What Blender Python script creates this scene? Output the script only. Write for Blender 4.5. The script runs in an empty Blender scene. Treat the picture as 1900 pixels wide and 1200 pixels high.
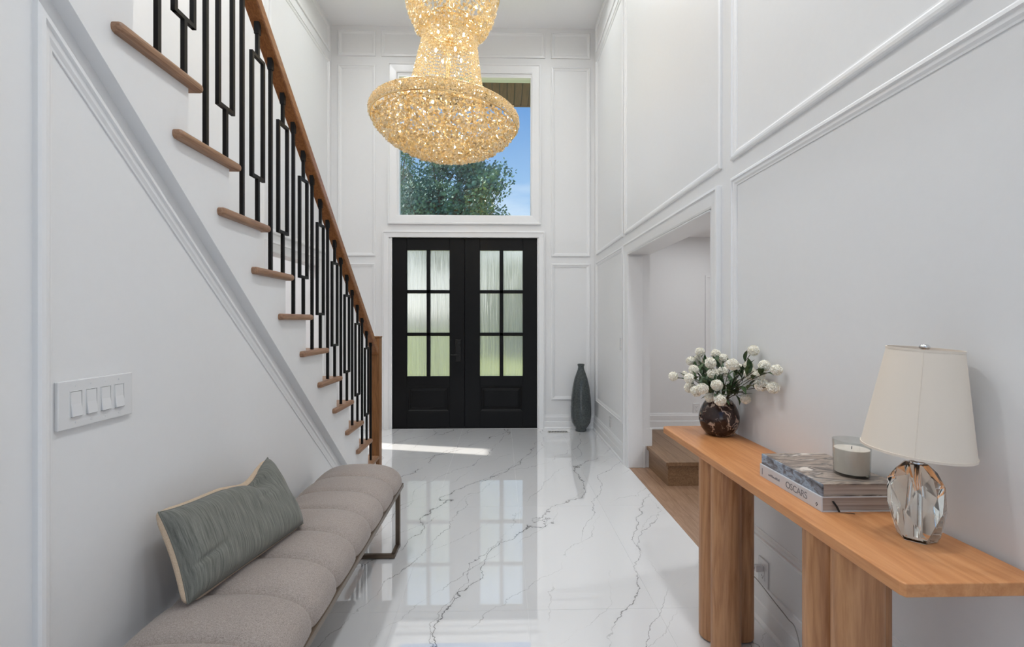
import bpy, bmesh, math, random
from mathutils import Vector, Matrix
random.seed(7)
scene = bpy.context.scene
col = scene.collection

# ------------------------------------------------------------------ camera
FPX, HZ, CAMZ = 860.0, 596.0, 1.356          # focal length in pixels, horizon row, eye height
PSI = math.atan(20.0 / FPX)                   # slight turn to the right
_s, _c = math.sin(PSI), math.cos(PSI)
cam_d = bpy.data.cameras.new('camera'); cam = bpy.data.objects.new('camera', cam_d); col.objects.link(cam)
cam_d.sensor_width = 36.0; cam_d.lens = FPX / 1900.0 * 36.0
cam_d.shift_y = (HZ - 600.0) / 1900.0
cam_d.clip_start = 0.02; cam_d.clip_end = 300
cam.location = (0, 0, CAMZ); cam.rotation_euler = (math.pi / 2, 0, -PSI)
scene.camera = cam

def ray(px, py):
    a = (px - 950.0) / FPX
    return Vector((_s + a * _c, _c - a * _s, (HZ - py) / FPX))
def onX(px, py, X): v = ray(px, py); return v * (X / v.x) + Vector((0, 0, CAMZ))
def onY(px, py, Y): v = ray(px, py); return v * (Y / v.y) + Vector((0, 0, CAMZ))
def onZ(px, py, Z): v = ray(px, py); return v * ((Z - CAMZ) / v.z) + Vector((0, 0, CAMZ))

# ------------------------------------------------------------------ view + world + sun
vs = scene.view_settings
vs.view_transform = 'Standard'; vs.look = 'None'; vs.gamma = 1.0; vs.use_curve_mapping = False
vs.exposure = 0.0
cy = scene.cycles
cy.use_denoising = True
cy.max_bounces = 10; cy.diffuse_bounces = 5; cy.glossy_bounces = 5; cy.transmission_bounces = 8
cy.transparent_max_bounces = 14; cy.sample_clamp_indirect = 6.0; cy.blur_glossy = 0.5

world = bpy.data.worlds.new('world'); scene.world = world; world.use_nodes = True
wt = world.node_tree; wt.nodes.clear()
def wn(t): return wt.nodes.new(t)
w_out = wn('ShaderNodeOutputWorld'); w_bg = wn('ShaderNodeBackground')
w_tc = wn('ShaderNodeTexCoord'); w_sep = wn('ShaderNodeSeparateXYZ'); w_ramp = wn('ShaderNodeValToRGB')
w_map = wn('ShaderNodeMapping'); w_noise = wn('ShaderNodeTexNoise'); w_cr = wn('ShaderNodeValToRGB'); w_mix = wn('ShaderNodeMixRGB')
wt.links.new(w_tc.outputs['Generated'], w_sep.inputs[0]); wt.links.new(w_sep.outputs['Z'], w_ramp.inputs[0])
e = w_ramp.color_ramp.elements
e[0].position = 0.0; e[0].color = (0.24, 0.25, 0.23, 1)
e[1].position = 1.0; e[1].color = (0.05, 0.11, 0.27, 1)
for p, c in ((0.02, (0.90, 0.91, 0.92, 1)), (0.12, (0.66, 0.71, 0.77, 1)), (0.23, (0.20, 0.31, 0.45, 1)), (0.42, (0.075, 0.175, 0.36, 1))):
    q = w_ramp.color_ramp.elements.new(p); q.color = c
w_map.inputs['Scale'].default_value = (1.4, 1.4, 5.0)
w_noise.inputs['Scale'].default_value = 1.7; w_noise.inputs['Detail'].default_value = 6
w_cr.color_ramp.elements[0].position = 0.52; w_cr.color_ramp.elements[1].position = 0.75
wt.links.new(w_tc.outputs['Generated'], w_map.inputs[0]); wt.links.new(w_map.outputs[0], w_noise.inputs[0]); wt.links.new(w_noise.outputs[0], w_cr.inputs[0])
wt.links.new(w_cr.outputs[0], w_mix.inputs[0]); wt.links.new(w_ramp.outputs[0], w_mix.inputs[1]); w_mix.inputs[2].default_value = (0.45, 0.48, 0.52, 1)
wt.links.new(w_mix.outputs[0], w_bg.inputs[0]); w_bg.inputs[1].default_value = 2.2
wt.links.new(w_bg.outputs[0], w_out.inputs[0])

sun_d = bpy.data.lights.new('sun', 'SUN'); sun_d.energy = 8.0; sun_d.angle = math.radians(0.6); sun_d.color = (1.0, 0.95, 0.87)
sun = bpy.data.objects.new('sun', sun_d); col.objects.link(sun); sun.location = (-12, 8, 9)
SUNDIR = Vector((0.976, -0.218, -0.72)).normalized()
sun.rotation_euler = SUNDIR.to_track_quat('-Z', 'Y').to_euler()

FILL_W = 13.0        # watts of each added fill downlight in the hall
BULB_E = 190.0       # emission of each chandelier bulb

# ------------------------------------------------------------------ materials
def srgb(r, g, b):
    f = lambda v: (v / 255 / 12.92) if v / 255 <= 0.04045 else ((v / 255 + 0.055) / 1.055) ** 2.4
    return (f(r), f(g), f(b), 1.0)

class Mat:
    def __init__(s, name):
        s.m = bpy.data.materials.new(name); s.m.use_nodes = True
        s.t = s.m.node_tree; s.b = s.t.nodes['Principled BSDF']; s.o = s.t.nodes['Material Output']
    def n(s, t, **kw):
        x = s.t.nodes.new(t)
        for k, v in kw.items(): setattr(x, k, v)
        return x
    def l(s, a, b): s.t.links.new(a, b)
    def set(s, **kw):
        for k, v in kw.items(): s.b.inputs[k.replace('_', ' ')].default_value = v
        return s
    def coord(s, kind='Object', scale=(1, 1, 1), rot=(0, 0, 0)):
        mp = s.n('ShaderNodeMapping'); mp.inputs['Scale'].default_value = scale; mp.inputs['Rotation'].default_value = rot
        if kind == 'World':
            g = s.n('ShaderNodeNewGeometry'); s.l(g.outputs['Position'], mp.inputs[0])
        else:
            g = s.n('ShaderNodeTexCoord'); s.l(g.outputs[kind], mp.inputs[0])
        return mp.outputs[0]
    def noise(s, vec, scale=5, detail=4, rough=0.5, dist=0.0):
        x = s.n('ShaderNodeTexNoise'); s.l(vec, x.inputs['Vector'])
        x.inputs['Scale'].default_value = scale; x.inputs['Detail'].default_value = detail
        x.inputs['Roughness'].default_value = rough; x.inputs['Distortion'].default_value = dist
        return x.outputs[0]
    def ramp(s, fac, stops):
        x = s.n('ShaderNodeValToRGB'); el = x.color_ramp.elements
        el[0].position, el[0].color = stops[0]; el[1].position, el[1].color = stops[-1]
        for p, c in stops[1:-1]:
            q = el.new(p); q.color = c
        s.l(fac, x.inputs[0]); return x.outputs[0]
    def math(s, op, a, b=None):
        x = s.n('ShaderNodeMath', operation=op)
        for i, v in enumerate((a, b)):
            if v is None: continue
            if isinstance(v, (int, float)): x.inputs[i].default_value = v
            else: s.l(v, x.inputs[i])
        return x.outputs[0]
    def mix(s, fac, a, b, mode='MIX'):
        x = s.n('ShaderNodeMixRGB', blend_type=mode)
        for i, v in enumerate((fac, a, b)):
            if isinstance(v, (int, float)): x.inputs[i].default_value = v
            elif isinstance(v, tuple): x.inputs[i].default_value = v
            else: s.l(v, x.inputs[i])
        return x.outputs[0]
    def base(s, c): s.l(c, s.b.inputs['Base Color'])
    def bump(s, h, strength=0.2, dist=0.01):
        x = s.n('ShaderNodeBump'); x.inputs['Strength'].default_value = strength; x.inputs['Distance'].default_value = dist
        s.l(h, x.inputs['Height']); s.l(x.outputs[0], s.b.inputs['Normal']); return x.outputs[0]

def plain(name, c, rough=0.5, **kw):
    m = Mat(name); m.set(Base_Color=c, Roughness=rough, **kw)
    return m.m

def paint(name, c, rough):
    m = Mat(name); m.set(Roughness=rough)
    n = m.noise(m.coord('World'), 40, 3)
    m.base(m.mix(0.5, c, m.ramp(n, [(0.3, tuple(x * 0.98 for x in c[:3]) + (1,)), (0.7, c)])))
    m.bump(n, 0.03, 0.002)
    return m.m

M = {}
M['wall'] = paint('white_paint', (0.80, 0.80, 0.805, 1), 0.42)
M['trim'] = paint('white_trim_gloss', (0.82, 0.82, 0.825, 1), 0.28)
M['ceil'] = paint('ceiling_paint', (0.91, 0.91, 0.915, 1), 0.8)

def marble_tile():
    m = Mat('marble_tile')
    g = m.n('ShaderNodeNewGeometry'); pos = g.outputs['Position']
    sx = m.n('ShaderNodeSeparateXYZ'); m.l(pos, sx.inputs[0]); X, Y = sx.outputs[0], sx.outputs[1]
    def lin(ang):                                  # coordinate across veins that run at this angle
        return m.math('SUBTRACT', m.math('MULTIPLY', X, math.sin(math.radians(ang))), m.math('MULTIPLY', Y, math.cos(math.radians(ang))))
    def shifted(off):
        mo = m.n('ShaderNodeMapping'); mo.inputs['Location'].default_value = (off, off * 1.7, 0); m.l(pos, mo.inputs[0]); return mo.outputs[0]
    def vein(ang, freq, w, off, amp, fine, lo, hi):
        v = shifted(off)
        t = m.math('ADD', m.math('MULTIPLY', lin(ang), freq), m.math('MULTIPLY', m.noise(v, 0.9, 2, 0.5), amp))
        t = m.math('ADD', t, m.math('MULTIPLY', m.noise(v, 5.5, 5, 0.62), fine))
        d = m.math('ABSOLUTE', m.math('SUBTRACT', m.math('FRACT', m.math('ADD', t, off)), 0.5))
        thick = m.math('MULTIPLY', m.noise(v, 7.0, 2, 0.5), w * 2.0)
        d = m.math('DIVIDE', d, thick)
        line = m.ramp(d, [(0.35, (1, 1, 1, 1)), (1.0, (0, 0, 0, 1))])
        mask = m.ramp(m.noise(shifted(off + 9.1), 1.9, 3, 0.55), [(lo, (0, 0, 0, 1)), (hi, (1, 1, 1, 1))])
        return m.mix(1.0, line, mask, 'MULTIPLY'), m.mix(1.0, m.ramp(d, [(0.0, (1, 1, 1, 1)), (1.0, (0, 0, 0, 1))]), mask, 'MULTIPLY')
    v1, _ = vein(64, 1.45, 0.0065, 0.3, 1.5, 0.30, 0.37, 0.50)
    v2, _ = vein(70, 2.3, 0.0065, 4.7, 1.7, 0.34, 0.39, 0.54)
    v3, _ = vein(54, 3.0, 0.0065, 8.2, 2.0, 0.40, 0.43, 0.58)
    _, soft = vein(64, 1.45, 0.045, 0.3, 1.5, 0.30, 0.37, 0.56)
    c = m.mix(m.math('MULTIPLY', soft, 0.16), (0.78, 0.78, 0.785, 1), (0.46, 0.46, 0.46, 1))
    c = m.mix(m.math('MULTIPLY', v1, 0.85), c, (0.13, 0.125, 0.12, 1))
    c = m.mix(m.math('MULTIPLY', v2, 0.75), c, (0.18, 0.175, 0.17, 1))
    c = m.mix(m.math('MULTIPLY', v3, 0.58), c, (0.24, 0.235, 0.23, 1))
    m.base(c); m.set(Roughness=0.012, IOR=1.9, Coat_Weight=1.0, Coat_Roughness=0.006, Coat_IOR=1.8)
    return m.m
M['tile'] = marble_tile()
M['grout'] = plain('grout', (0.7, 0.7, 0.7, 1), 0.8)

def wood(name, light, dark, axis='Y', scale=1.0, rough=0.45, contrast=1.0, kind='Object'):
    m = Mat(name)
    sc = {'X': (0.6, 9, 9), 'Y': (9, 0.6, 9), 'Z': (9, 9, 0.6)}[axis]
    v = m.coord(kind, tuple(x * scale for x in sc))
    rnd = m.n('ShaderNodeObjectInfo')
    ad = m.n('ShaderNodeVectorMath', operation='ADD'); m.l(v, ad.inputs[0])
    cx = m.n('ShaderNodeCombineXYZ')
    r7 = m.math('MULTIPLY', rnd.outputs['Random'], 37.0)
    for i in range(3): m.l(r7, cx.inputs[i])
    m.l(cx.outputs[0], ad.inputs[1]); v = ad.outputs[0]
    n1 = m.noise(v, 1.3, 6, 0.55, 0.6)
    n2 = m.noise(v, 9.0, 5, 0.6, 0.2)
    rings = m.math('FRACT', m.math('MULTIPLY', n1, 7.0))
    g = m.mix(0.5, m.ramp(rings, [(0.0, (0, 0, 0, 1)), (0.55, (1, 1, 1, 1)), (1.0, (0, 0, 0, 1))]), m.ramp(n2, [(0.3, (0, 0, 0, 1)), (0.7, (1, 1, 1, 1))]))
    c = m.mix(g, dark, light)
    c = m.mix(m.math('MULTIPLY', rnd.outputs['Random'], 0.18 * contrast), c, dark)
    m.base(c); m.set(Roughness=rough); m.bump(n2, 0.08, 0.002)
    return m.m
M['oak_y'] = wood('oak_long', srgb(212, 152, 102), srgb(184, 120, 70), 'Y', 1.0, 0.42)
M['oak_z'] = wood('oak_upright', srgb(200, 150, 106), srgb(150, 98, 58), 'Z', 1.0, 0.45)
M['tread'] = wood('tread_wood', srgb(172, 134, 106), srgb(124, 90, 66), 'Y', 2.0, 0.4)
M['rail'] = wood('handrail_wood', srgb(164, 110, 64), srgb(116, 70, 36), 'Y', 2.0, 0.35)
M['newel'] = wood('newel_wood', srgb(160, 112, 70), srgb(112, 74, 44), 'Z', 2.0, 0.4)
M['plank'] = wood('hall_plank', srgb(178, 146, 122), srgb(140, 108, 84), 'Y', 1.2, 0.4, 1.6, 'World')
M['plankx'] = wood('step_plank', srgb(158, 126, 96), srgb(118, 88, 62), 'Y', 1.2, 0.4, 1.6, 'World')
M['soffit'] = wood('soffit_plank', srgb(134, 92, 66), srgb(84, 56, 40), 'Y', 1.2, 0.6, 2.0, 'World')
M['iron'] = plain('black_iron', (0.005, 0.005, 0.0055, 1), 0.5, Specular_IOR_Level=0.25)
M['door'] = plain('black_door_paint', (0.004, 0.004, 0.0045, 1), 0.45, Specular_IOR_Level=0.2)
M['blackmetal'] = plain('black_metal', (0.02, 0.02, 0.02, 1), 0.3, Metallic=0.7)
M['chrome'] = plain('chrome', (0.75, 0.75, 0.76, 1), 0.08, Metallic=1.0)
M['gold'] = plain('gold', (0.90, 0.68, 0.36, 1), 0.18, Metallic=1.0)
M['bronze'] = plain('bench_metal', srgb(112, 98, 84), 0.35, Metallic=0.75)
M['plastic'] = plain('white_plastic', (0.74, 0.74, 0.745, 1), 0.25)
M['gap'] = plain('shadow_gap', (0.35, 0.35, 0.35, 1), 0.6)
M['dark'] = plain('dark_slot', (0.03, 0.03, 0.03, 1), 0.6)
M['metal_white'] = plain('vent_metal', (0.6, 0.58, 0.55, 1), 0.4)

def fabric(name, c1, c2, scale=900, stripe=False, bump=0.25):
    m = Mat(name)
    if stripe:
        v = m.coord('UV', (60, 1.1, 1))
        n = m.noise(v, 2.2, 6, 0.7)
        w = m.noise(m.coord('UV', (260, 130, 1)), 1.5, 2)
        c = m.mix(m.ramp(n, [(0.34, (0, 0, 0, 1)), (0.66, (1, 1, 1, 1))]), c1, c2)
        m.base(m.mix(m.math('MULTIPLY', w, 0.5), c, tuple(x * 0.6 for x in c1[:3]) + (1,))); m.bump(w, bump, 0.002)
    else:
        n = m.noise(m.coord('Object'), scale * 0.35, 3, 0.7)
        n2 = m.noise(m.coord('Object'), 6, 3, 0.5)
        c = m.mix(m.ramp(n, [(0.35, (0, 0, 0, 1)), (0.65, (1, 1, 1, 1))]), c1, c2)
        m.base(c); m.bump(n, bump, 0.002)
    m.set(Roughness=0.95); m.b.inputs['Sheen Weight'].default_value = 0.15
    return m.m
M['bench'] = fabric('taupe_weave', srgb(134, 123, 117), srgb(172, 161, 154))
M['pillow'] = fabric('grey_green_strie', srgb(90, 92, 86), srgb(150, 150, 141), stripe=True)
M['pillow_back'] = fabric('tan_linen', srgb(188, 165, 140), srgb(205, 184, 160))
M['shade'] = (lambda m: (m.set(Base_Color=srgb(226, 214, 200), Roughness=0.9), m.bump(m.noise(m.coord('Object', (1, 1, 3)), 300, 2), 0.12, 0.001), m.m)[-1])(Mat('linen_shade'))

def clear_glass(name, tint, rough=0.0, ior=1.5):
    m = Mat(name); m.set(Base_Color=tint, Roughness=rough, IOR=ior); m.b.inputs['Transmission Weight'].default_value = 1.0
    return m.m
M['crystal'] = clear_glass('lamp_crystal', (0.97, 0.955, 0.88, 1), 0.0, 1.5)
def thin_glass(name, tint=(1, 1, 1, 1), spec=1.0):
    m = Mat(name); m.t.nodes.remove(m.b)
    tr = m.n('ShaderNodeBsdfTransparent'); tr.inputs[0].default_value = tint
    gl = m.n('ShaderNodeBsdfGlossy'); gl.inputs['Roughness'].default_value = 0.0
    lw_ = m.n('ShaderNodeLayerWeight'); lw_.inputs[0].default_value = 0.5
    fc = m.math('ADD', m.math('MULTIPLY', m.math('POWER', lw_.outputs['Facing'], 5.0), 0.9), 0.045 * spec)
    mx = m.n('ShaderNodeMixShader'); m.l(fc, mx.inputs[0])
    m.l(tr.outputs[0], mx.inputs[1]); m.l(gl.outputs[0], mx.inputs[2]); m.l(mx.outputs[0], m.o.inputs[0])
    return m.m
M['pane'] = thin_glass('window_glass', (0.96, 0.98, 0.98, 1), 1.0)
M['jar'] = thin_glass('jar_glass', (0.93, 0.94, 0.93, 1), 1.2)
def rain_glass():
    m = Mat('rain_glass'); m.t.nodes.remove(m.b)
    n = m.noise(m.coord('World', (17, 9, 0.55)), 1.0, 3, 0.5)
    n2 = m.noise(m.coord('World', (260, 100, 90)), 1.0, 2, 0.5)
    h = m.math('ADD', n, m.math('MULTIPLY', n2, 0.03))
    bp = m.n('ShaderNodeBump'); bp.inputs['Strength'].default_value = 1.0; bp.inputs['Distance'].default_value = 0.05; m.l(h, bp.inputs['Height'])
    rf = m.n('ShaderNodeBsdfRefraction'); rf.inputs['IOR'].default_value = 1.22; rf.inputs['Roughness'].default_value = 0.06; rf.inputs[0].default_value = (0.98, 0.98, 0.95, 1)
    tl = m.n('ShaderNodeBsdfTranslucent'); tl.inputs[0].default_value = (0.95, 0.93, 0.90, 1)
    gl = m.n('ShaderNodeBsdfGlossy'); gl.inputs['Roughness'].default_value = 0.1
    for x in (rf, tl, gl): m.l(bp.outputs[0], x.inputs['Normal'])
    a = m.n('ShaderNodeMixShader'); a.inputs[0].default_value = 0.30; m.l(rf.outputs[0], a.inputs[1]); m.l(tl.outputs[0], a.inputs[2])
    b = m.n('ShaderNodeMixShader'); b.inputs[0].default_value = 0.05; m.l(a.outputs[0], b.inputs[1]); m.l(gl.outputs[0], b.inputs[2])
    m.l(b.outputs[0], m.o.inputs[0])
    return m.m
M['rain'] = rain_glass()
def crystal_beads():
    m = Mat('gold_crystal'); m.t.nodes.remove(m.b)
    g = m.n('ShaderNodeBsdfGlossy'); g.inputs[0].default_value = (1.0, 0.92, 0.73, 1); g.inputs['Roughness'].default_value = 0.06
    t = m.n('ShaderNodeBsdfTranslucent'); t.inputs[0].default_value = (1.0, 0.89, 0.68, 1)
    d = m.n('ShaderNodeBsdfTransparent'); d.inputs[0].default_value = (1.0, 0.93, 0.78, 1)
    a = m.n('ShaderNodeMixShader'); a.inputs[0].default_value = 0.42; m.l(g.outputs[0], a.inputs[1]); m.l(t.outputs[0], a.inputs[2])
    b = m.n('ShaderNodeMixShader'); b.inputs[0].default_value = 0.12; m.l(a.outputs[0], b.inputs[1]); m.l(d.outputs[0], b.inputs[2])
    m.l(b.outputs[0], m.o.inputs[0])
    return m.m
M['beads'] = crystal_beads()
def emit(name, c, s):
    m = Mat(name); m.t.nodes.remove(m.b); em = m.n('ShaderNodeEmission'); em.inputs[0].default_value = c; em.inputs[1].default_value = s
    m.l(em.outputs[0], m.o.inputs[0]); return m.m
M['bulb'] = emit('warm_bulb', (1.0, 0.86, 0.64, 1), BULB_E)
M['led'] = emit('led_lens', (1.0, 0.96, 0.9, 1), 8.0)
def marble_vase():
    m = Mat('brown_marble')
    v = m.coord('Object')
    n = m.noise(v, 9, 6, 0.6, 1.0); a = m.math('ABSOLUTE', m.math('SUBTRACT', n, 0.5))
    line = m.ramp(a, [(0.0, (1, 1, 1, 1)), (0.024, (0, 0, 0, 1))])
    mask = m.ramp(m.noise(v, 14, 2), [(0.44, (0, 0, 0, 1)), (0.54, (1, 1, 1, 1))])
    spot = m.ramp(m.noise(v, 60, 4, 0.7), [(0.60, (0, 0, 0, 1)), (0.72, (1, 1, 1, 1))])
    c = m.mix(m.math('MULTIPLY', spot, 0.4), (0.030, 0.014, 0.011, 1), (0.18, 0.09, 0.065, 1))
    c = m.mix(m.mix(1.0, line, mask, 'MULTIPLY'), c, (0.62, 0.48, 0.38, 1))
    m.base(c); m.set(Roughness=0.12); return m.m
M['vase'] = marble_vase()
def smoke_glass():
    m = Mat('smoky_glass'); n = m.noise(m.coord('Object'), 60, 3, 0.6)
    m.base(m.ramp(n, [(0.3, srgb(62, 68, 69)), (0.7, srgb(92, 98, 98))])); m.set(Roughness=0.07)
    m.b.inputs['Transmission Weight'].default_value = 0.25; m.bump(n, 0.05, 0.003); return m.m
M['smoke'] = smoke_glass()
def photo_cover():
    m = Mat('marbled_cover'); v = m.coord('Object', (4.5, 13, 4), (0, 0, 0.35))
    n = m.noise(v, 1.6, 5, 0.55, 1.0)
    c = m.ramp(n, [(0.30, srgb(50, 46, 46)), (0.42, srgb(118, 106, 98)), (0.50, srgb(168, 152, 138)), (0.56, srgb(82, 74, 70)), (0.66, srgb(214, 204, 194))])
    m.base(c); m.set(Roughness=0.3); return m.m
M['cover'] = photo_cover()
def photo_spine():
    m = Mat('blue_grey_spine'); v = m.coord('Object', (4, 18, 40), (0.3, 0, 0))
    n = m.noise(v, 1.3, 5, 0.6, 0.6)
    m.base(m.ramp(n, [(0.3, srgb(52, 48, 50)), (0.48, srgb(116, 120, 128)), (0.58, srgb(158, 176, 196)), (0.75, srgb(96, 92, 92))])); m.set(Roughness=0.3); return m.m
M['spine'] = photo_spine()
def pages():
    m = Mat('page_edges'); n = m.noise(m.coord('Object', (2, 2, 420)), 1.0, 3, 0.6)
    m.base(m.ramp(n, [(0.3, srgb(140, 126, 116)), (0.7, srgb(196, 184, 174))])); m.set(Roughness=0.8); return m.m
M['pages'] = pages()
M['bookwhite'] = plain('white_cover', srgb(206, 208, 212), 0.4)
M['ink'] = plain('spine_ink', srgb(120, 124, 132), 0.6)
M['wax'] = plain('cream_wax', srgb(225, 214, 204), 0.6); 
M['ribbon'] = plain('black_ribbon', (0.01, 0.01, 0.01, 1), 0.5)
def petal():
    m = Mat('cream_petals'); n = m.noise(m.coord('Object'), 130, 2)
    m.base(m.ramp(n, [(0.3, srgb(246, 238, 216)), (0.7, srgb(254, 252, 244))])); m.set(Roughness=0.8); return m.m
M['petal'] = petal()
M['leaf'] = (lambda m: (m.base(m.ramp(m.noise(m.coord('World'), 60, 2), [(0.3, srgb(40, 62, 38)), (0.7, srgb(78, 102, 62))])), m.set(Roughness=0.45), m.m)[-1])(Mat('dark_leaf'))
M['stem'] = plain('brown_stem', srgb(74, 66, 48), 0.7)
def foliage(name, a, b, c):
    m = Mat(name); m.base(m.ramp(m.noise(m.coord('World'), 1.3, 5, 0.7), [(0.3, a), (0.55, b), (0.75, c)])); m.set(Roughness=0.6); return m.m
M['tree_leaf'] = foliage('tree_leaves', srgb(62, 104, 108), srgb(92, 132, 116), srgb(156, 170, 110))
M['hedge_leaf'] = foliage('hedge_leaves', srgb(104, 116, 94), srgb(146, 152, 124), srgb(184, 184, 154))
M['bark'] = (lambda m: (m.base(m.ramp(m.noise(m.coord('World', (6, 6, 1)), 3, 4), [(0.3, srgb(66, 58, 50)), (0.7, srgb(120, 106, 92))])), m.set(Roughness=0.9), m.m)[-1])(Mat('bark'))
M['grass'] = foliage('lawn', srgb(150, 160, 84), srgb(176, 186, 104), srgb(198, 204, 124))
M['concrete'] = plain('porch_concrete', srgb(170, 168, 164), 0.85)

# ------------------------------------------------------------------ mesh helpers
class MB:
    def __init__(s): s.v = []; s.f = []; s.uv = None
    def add(s, verts, faces):
        o = len(s.v); s.v += [tuple(p) for p in verts]; s.f += [tuple(i + o for i in f) for f in faces]; return s
    def box(s, x0, x1, y0, y1, z0, z1):
        return s.add([(x0, y0, z0), (x1, y0, z0), (x1, y1, z0), (x0, y1, z0), (x0, y0, z1), (x1, y0, z1), (x1, y1, z1), (x0, y1, z1)],
                     [(0, 3, 2, 1), (4, 5, 6, 7), (0, 1, 5, 4), (1, 2, 6, 5), (2, 3, 7, 6), (3, 0, 4, 7)])
    def prism(s, pts, mapf, d0, d1):
        n = len(pts)
        v = [mapf(p[0], p[1], d0) for p in pts] + [mapf(p[0], p[1], d1) for p in pts]
        f = [tuple(range(n)), tuple(range(2 * n - 1, n - 1, -1))] + [(i, (i + 1) % n, n + (i + 1) % n, n + i) for i in range(n)]
        return s.add(v, f)
    def lathe(s, prof, c=(0, 0, 0), seg=32, close=False):
        v = []; f = []; n = len(prof)
        for k in range(seg):
            a = 2 * math.pi * k / seg
            for r, z in prof: v.append((c[0] + r * math.cos(a), c[1] + r * math.sin(a), c[2] + z))
        for k in range(seg):
            k2 = (k + 1) % seg
            for i in range(n - 1 + (1 if close else 0)):
                j = (i + 1) % n
                f.append((k * n + i, k2 * n + i, k2 * n + j, k * n + j))
        return s.add(v, f)
    def tube(s, pts, r, seg=8, caps=True):
        pts = [Vector(p) for p in pts]; v = []; f = []
        up = Vector((0, 0, 1))
        for i, p in enumerate(pts):
            t = (pts[min(i + 1, len(pts) - 1)] - pts[max(i - 1, 0)]).normalized()
            a = t.cross(up) if abs(t.dot(up)) < 0.95 else t.cross(Vector((1, 0, 0)))
            a.normalize(); b = t.cross(a)
            rr = r[i] if isinstance(r, (list, tuple)) else r
            for k in range(seg):
                g = 2 * math.pi * k / seg
                v.append(p + a * (rr * math.cos(g)) + b * (rr * math.sin(g)))
        for i in range(len(pts) - 1):
            for k in range(seg):
                k2 = (k + 1) % seg
                f.append((i * seg + k, i * seg + k2, (i + 1) * seg + k2, (i + 1) * seg + k))
        if caps:
            f.append(tuple(range(seg))); f.append(tuple(range(len(pts) * seg - 1, (len(pts) - 1) * seg - 1, -1)))
        return s.add(v, f)
    def octa(s, c, r, h, ax):
        c = Vector(c)
        u, w, t = ax
        return s.add([c + t * h, c - t * h, c + u * r, c + w * r, c - u * r, c - w * r],
                     [(0, 2, 3), (0, 3, 4), (0, 4, 5), (0, 5, 2), (1, 3, 2), (1, 4, 3), (1, 5, 4), (1, 2, 5)])
    def mesh(s, name, mat, smooth=False, angle=None, recalc=True):
        me = bpy.data.meshes.new(name); me.from_pydata(s.v, [], s.f)
        if recalc:
            bm = bmesh.new(); bm.from_mesh(me); bmesh.ops.recalc_face_normals(bm, faces=bm.faces[:]); bm.to_mesh(me); bm.free()
        if mat is not None: me.materials.append(M[mat] if isinstance(mat, str) else mat)
        if smooth:
            me.polygons.foreach_set('use_smooth', [True] * len(me.polygons))
            if angle: me.set_sharp_from_angle(angle=math.radians(angle))
        me.update(); return me
    def build(s, name, mat, parent=None, smooth=False, angle=None, recalc=True, loc=None):
        return link(name, s.mesh(name, mat, smooth, angle, recalc), parent, loc)

def link(name, data, parent=None, loc=None):
    o = bpy.data.objects.new(name, data); col.objects.link(o)
    if parent: o.parent = parent
    if loc is not None: o.location = loc
    return o
def bev(o, w, seg=2):
    m = o.modifiers.new('bevel', 'BEVEL'); m.width = w; m.segments = seg; m.limit_method = 'ANGLE'; m.angle_limit = math.radians(40)
    return o
def tag(o, label, cat, group=None, kind=None):
    o['label'] = label; o['category'] = cat
    if group: o['group'] = group
    if kind: o['kind'] = kind
    return o
def thing(name, loc, label, cat, group=None, kind=None, rz=0.0):
    o = bpy.data.objects.new(name, None); col.objects.link(o); o.location = loc; o.rotation_euler = (0, 0, rz); o.empty_display_size = 0.1
    return tag(o, label, cat, group, kind)
def S(o, label, cat): return tag(o, label, cat, None, 'structure')

PROFILE = [(0.0, 0.0), (0.0, 0.013), (0.006, 0.017), (0.016, 0.018), (0.020, 0.011), (0.032, 0.010), (0.040, 0.005), (0.046, 0.004), (0.046, 0.0)]
def frame(poly, mapf, prof=PROFILE):
    """mitred moulding round a convex polygon (counter-clockwise in u, v), drawn inwards"""
    n = len(poly); P = [Vector((p[0], p[1])) for p in poly]
    mb = MB(); offs = []
    for i in range(n):
        a, b, c = P[i - 1], P[i], P[(i + 1) % n]
        d1 = (b - a).normalized(); d2 = (c - b).normalized()
        n1 = Vector((-d1.y, d1.x)); n2 = Vector((-d2.y, d2.x))
        m = (n1 + n2); m = m / m.dot(n1); offs.append(m)
    k = len(prof)
    v = [mapf(*(P[i] + offs[i] * d), h) for i in range(n) for d, h in prof]
    f = [(i * k + j, ((i + 1) % n) * k + j, ((i + 1) % n) * k + j + 1, i * k + j + 1) for i in range(n) for j in range(k - 1)]
    return mb.add(v, f)
def rect(u0, u1, v0, v1): return [(u0, v0), (u1, v0), (u1, v1), (u0, v1)]

# ------------------------------------------------------------------ dimensions of the hall
XR, XL, XS, XE, XU, YB, ZC, YR = 1.185, -2.13, -1.09, -1.06, -1.135, 5.865, 5.07, -3.2
ROWZ = ((4.685, 5.01), (2.175, 4.575), (0.362, 2.085))
mB = lambda u, v, h: (u, YB - h, v)
mR = lambda u, v, h: (XR - h, u, v)
mL = lambda u, v, h: (XL + h, u, v)
mU = lambda u, v, h: (XU + h, u, v)

# ------------------------------------------------------------------ floor: slab + porcelain tiles
fl = S(MB().box(XL - 0.2, XR, YR, YB + 0.02, -0.12, -0.0015).build('floor', 'grout'), 'polished white marble tile floor with grey veins in the entrance hall', 'floor')
tx = [XL, -1.7, -1.095, -0.485, 0.125, 0.735, XR]; ty = [YB]
y = 4.615
while y > YR: ty.append(y); y -= 1.22
ty.append(YR)
for i in range(len(tx) - 1):
    for j in range(len(ty) - 1):
        a, b, c, d = tx[i] + 0.0005, tx[i + 1] - 0.0005, ty[j + 1] + 0.0005, ty[j] - 0.0005
        MB().box(a, b, c, d, -0.0015, 0.0).build('floor_tile', 'tile', fl)

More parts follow.
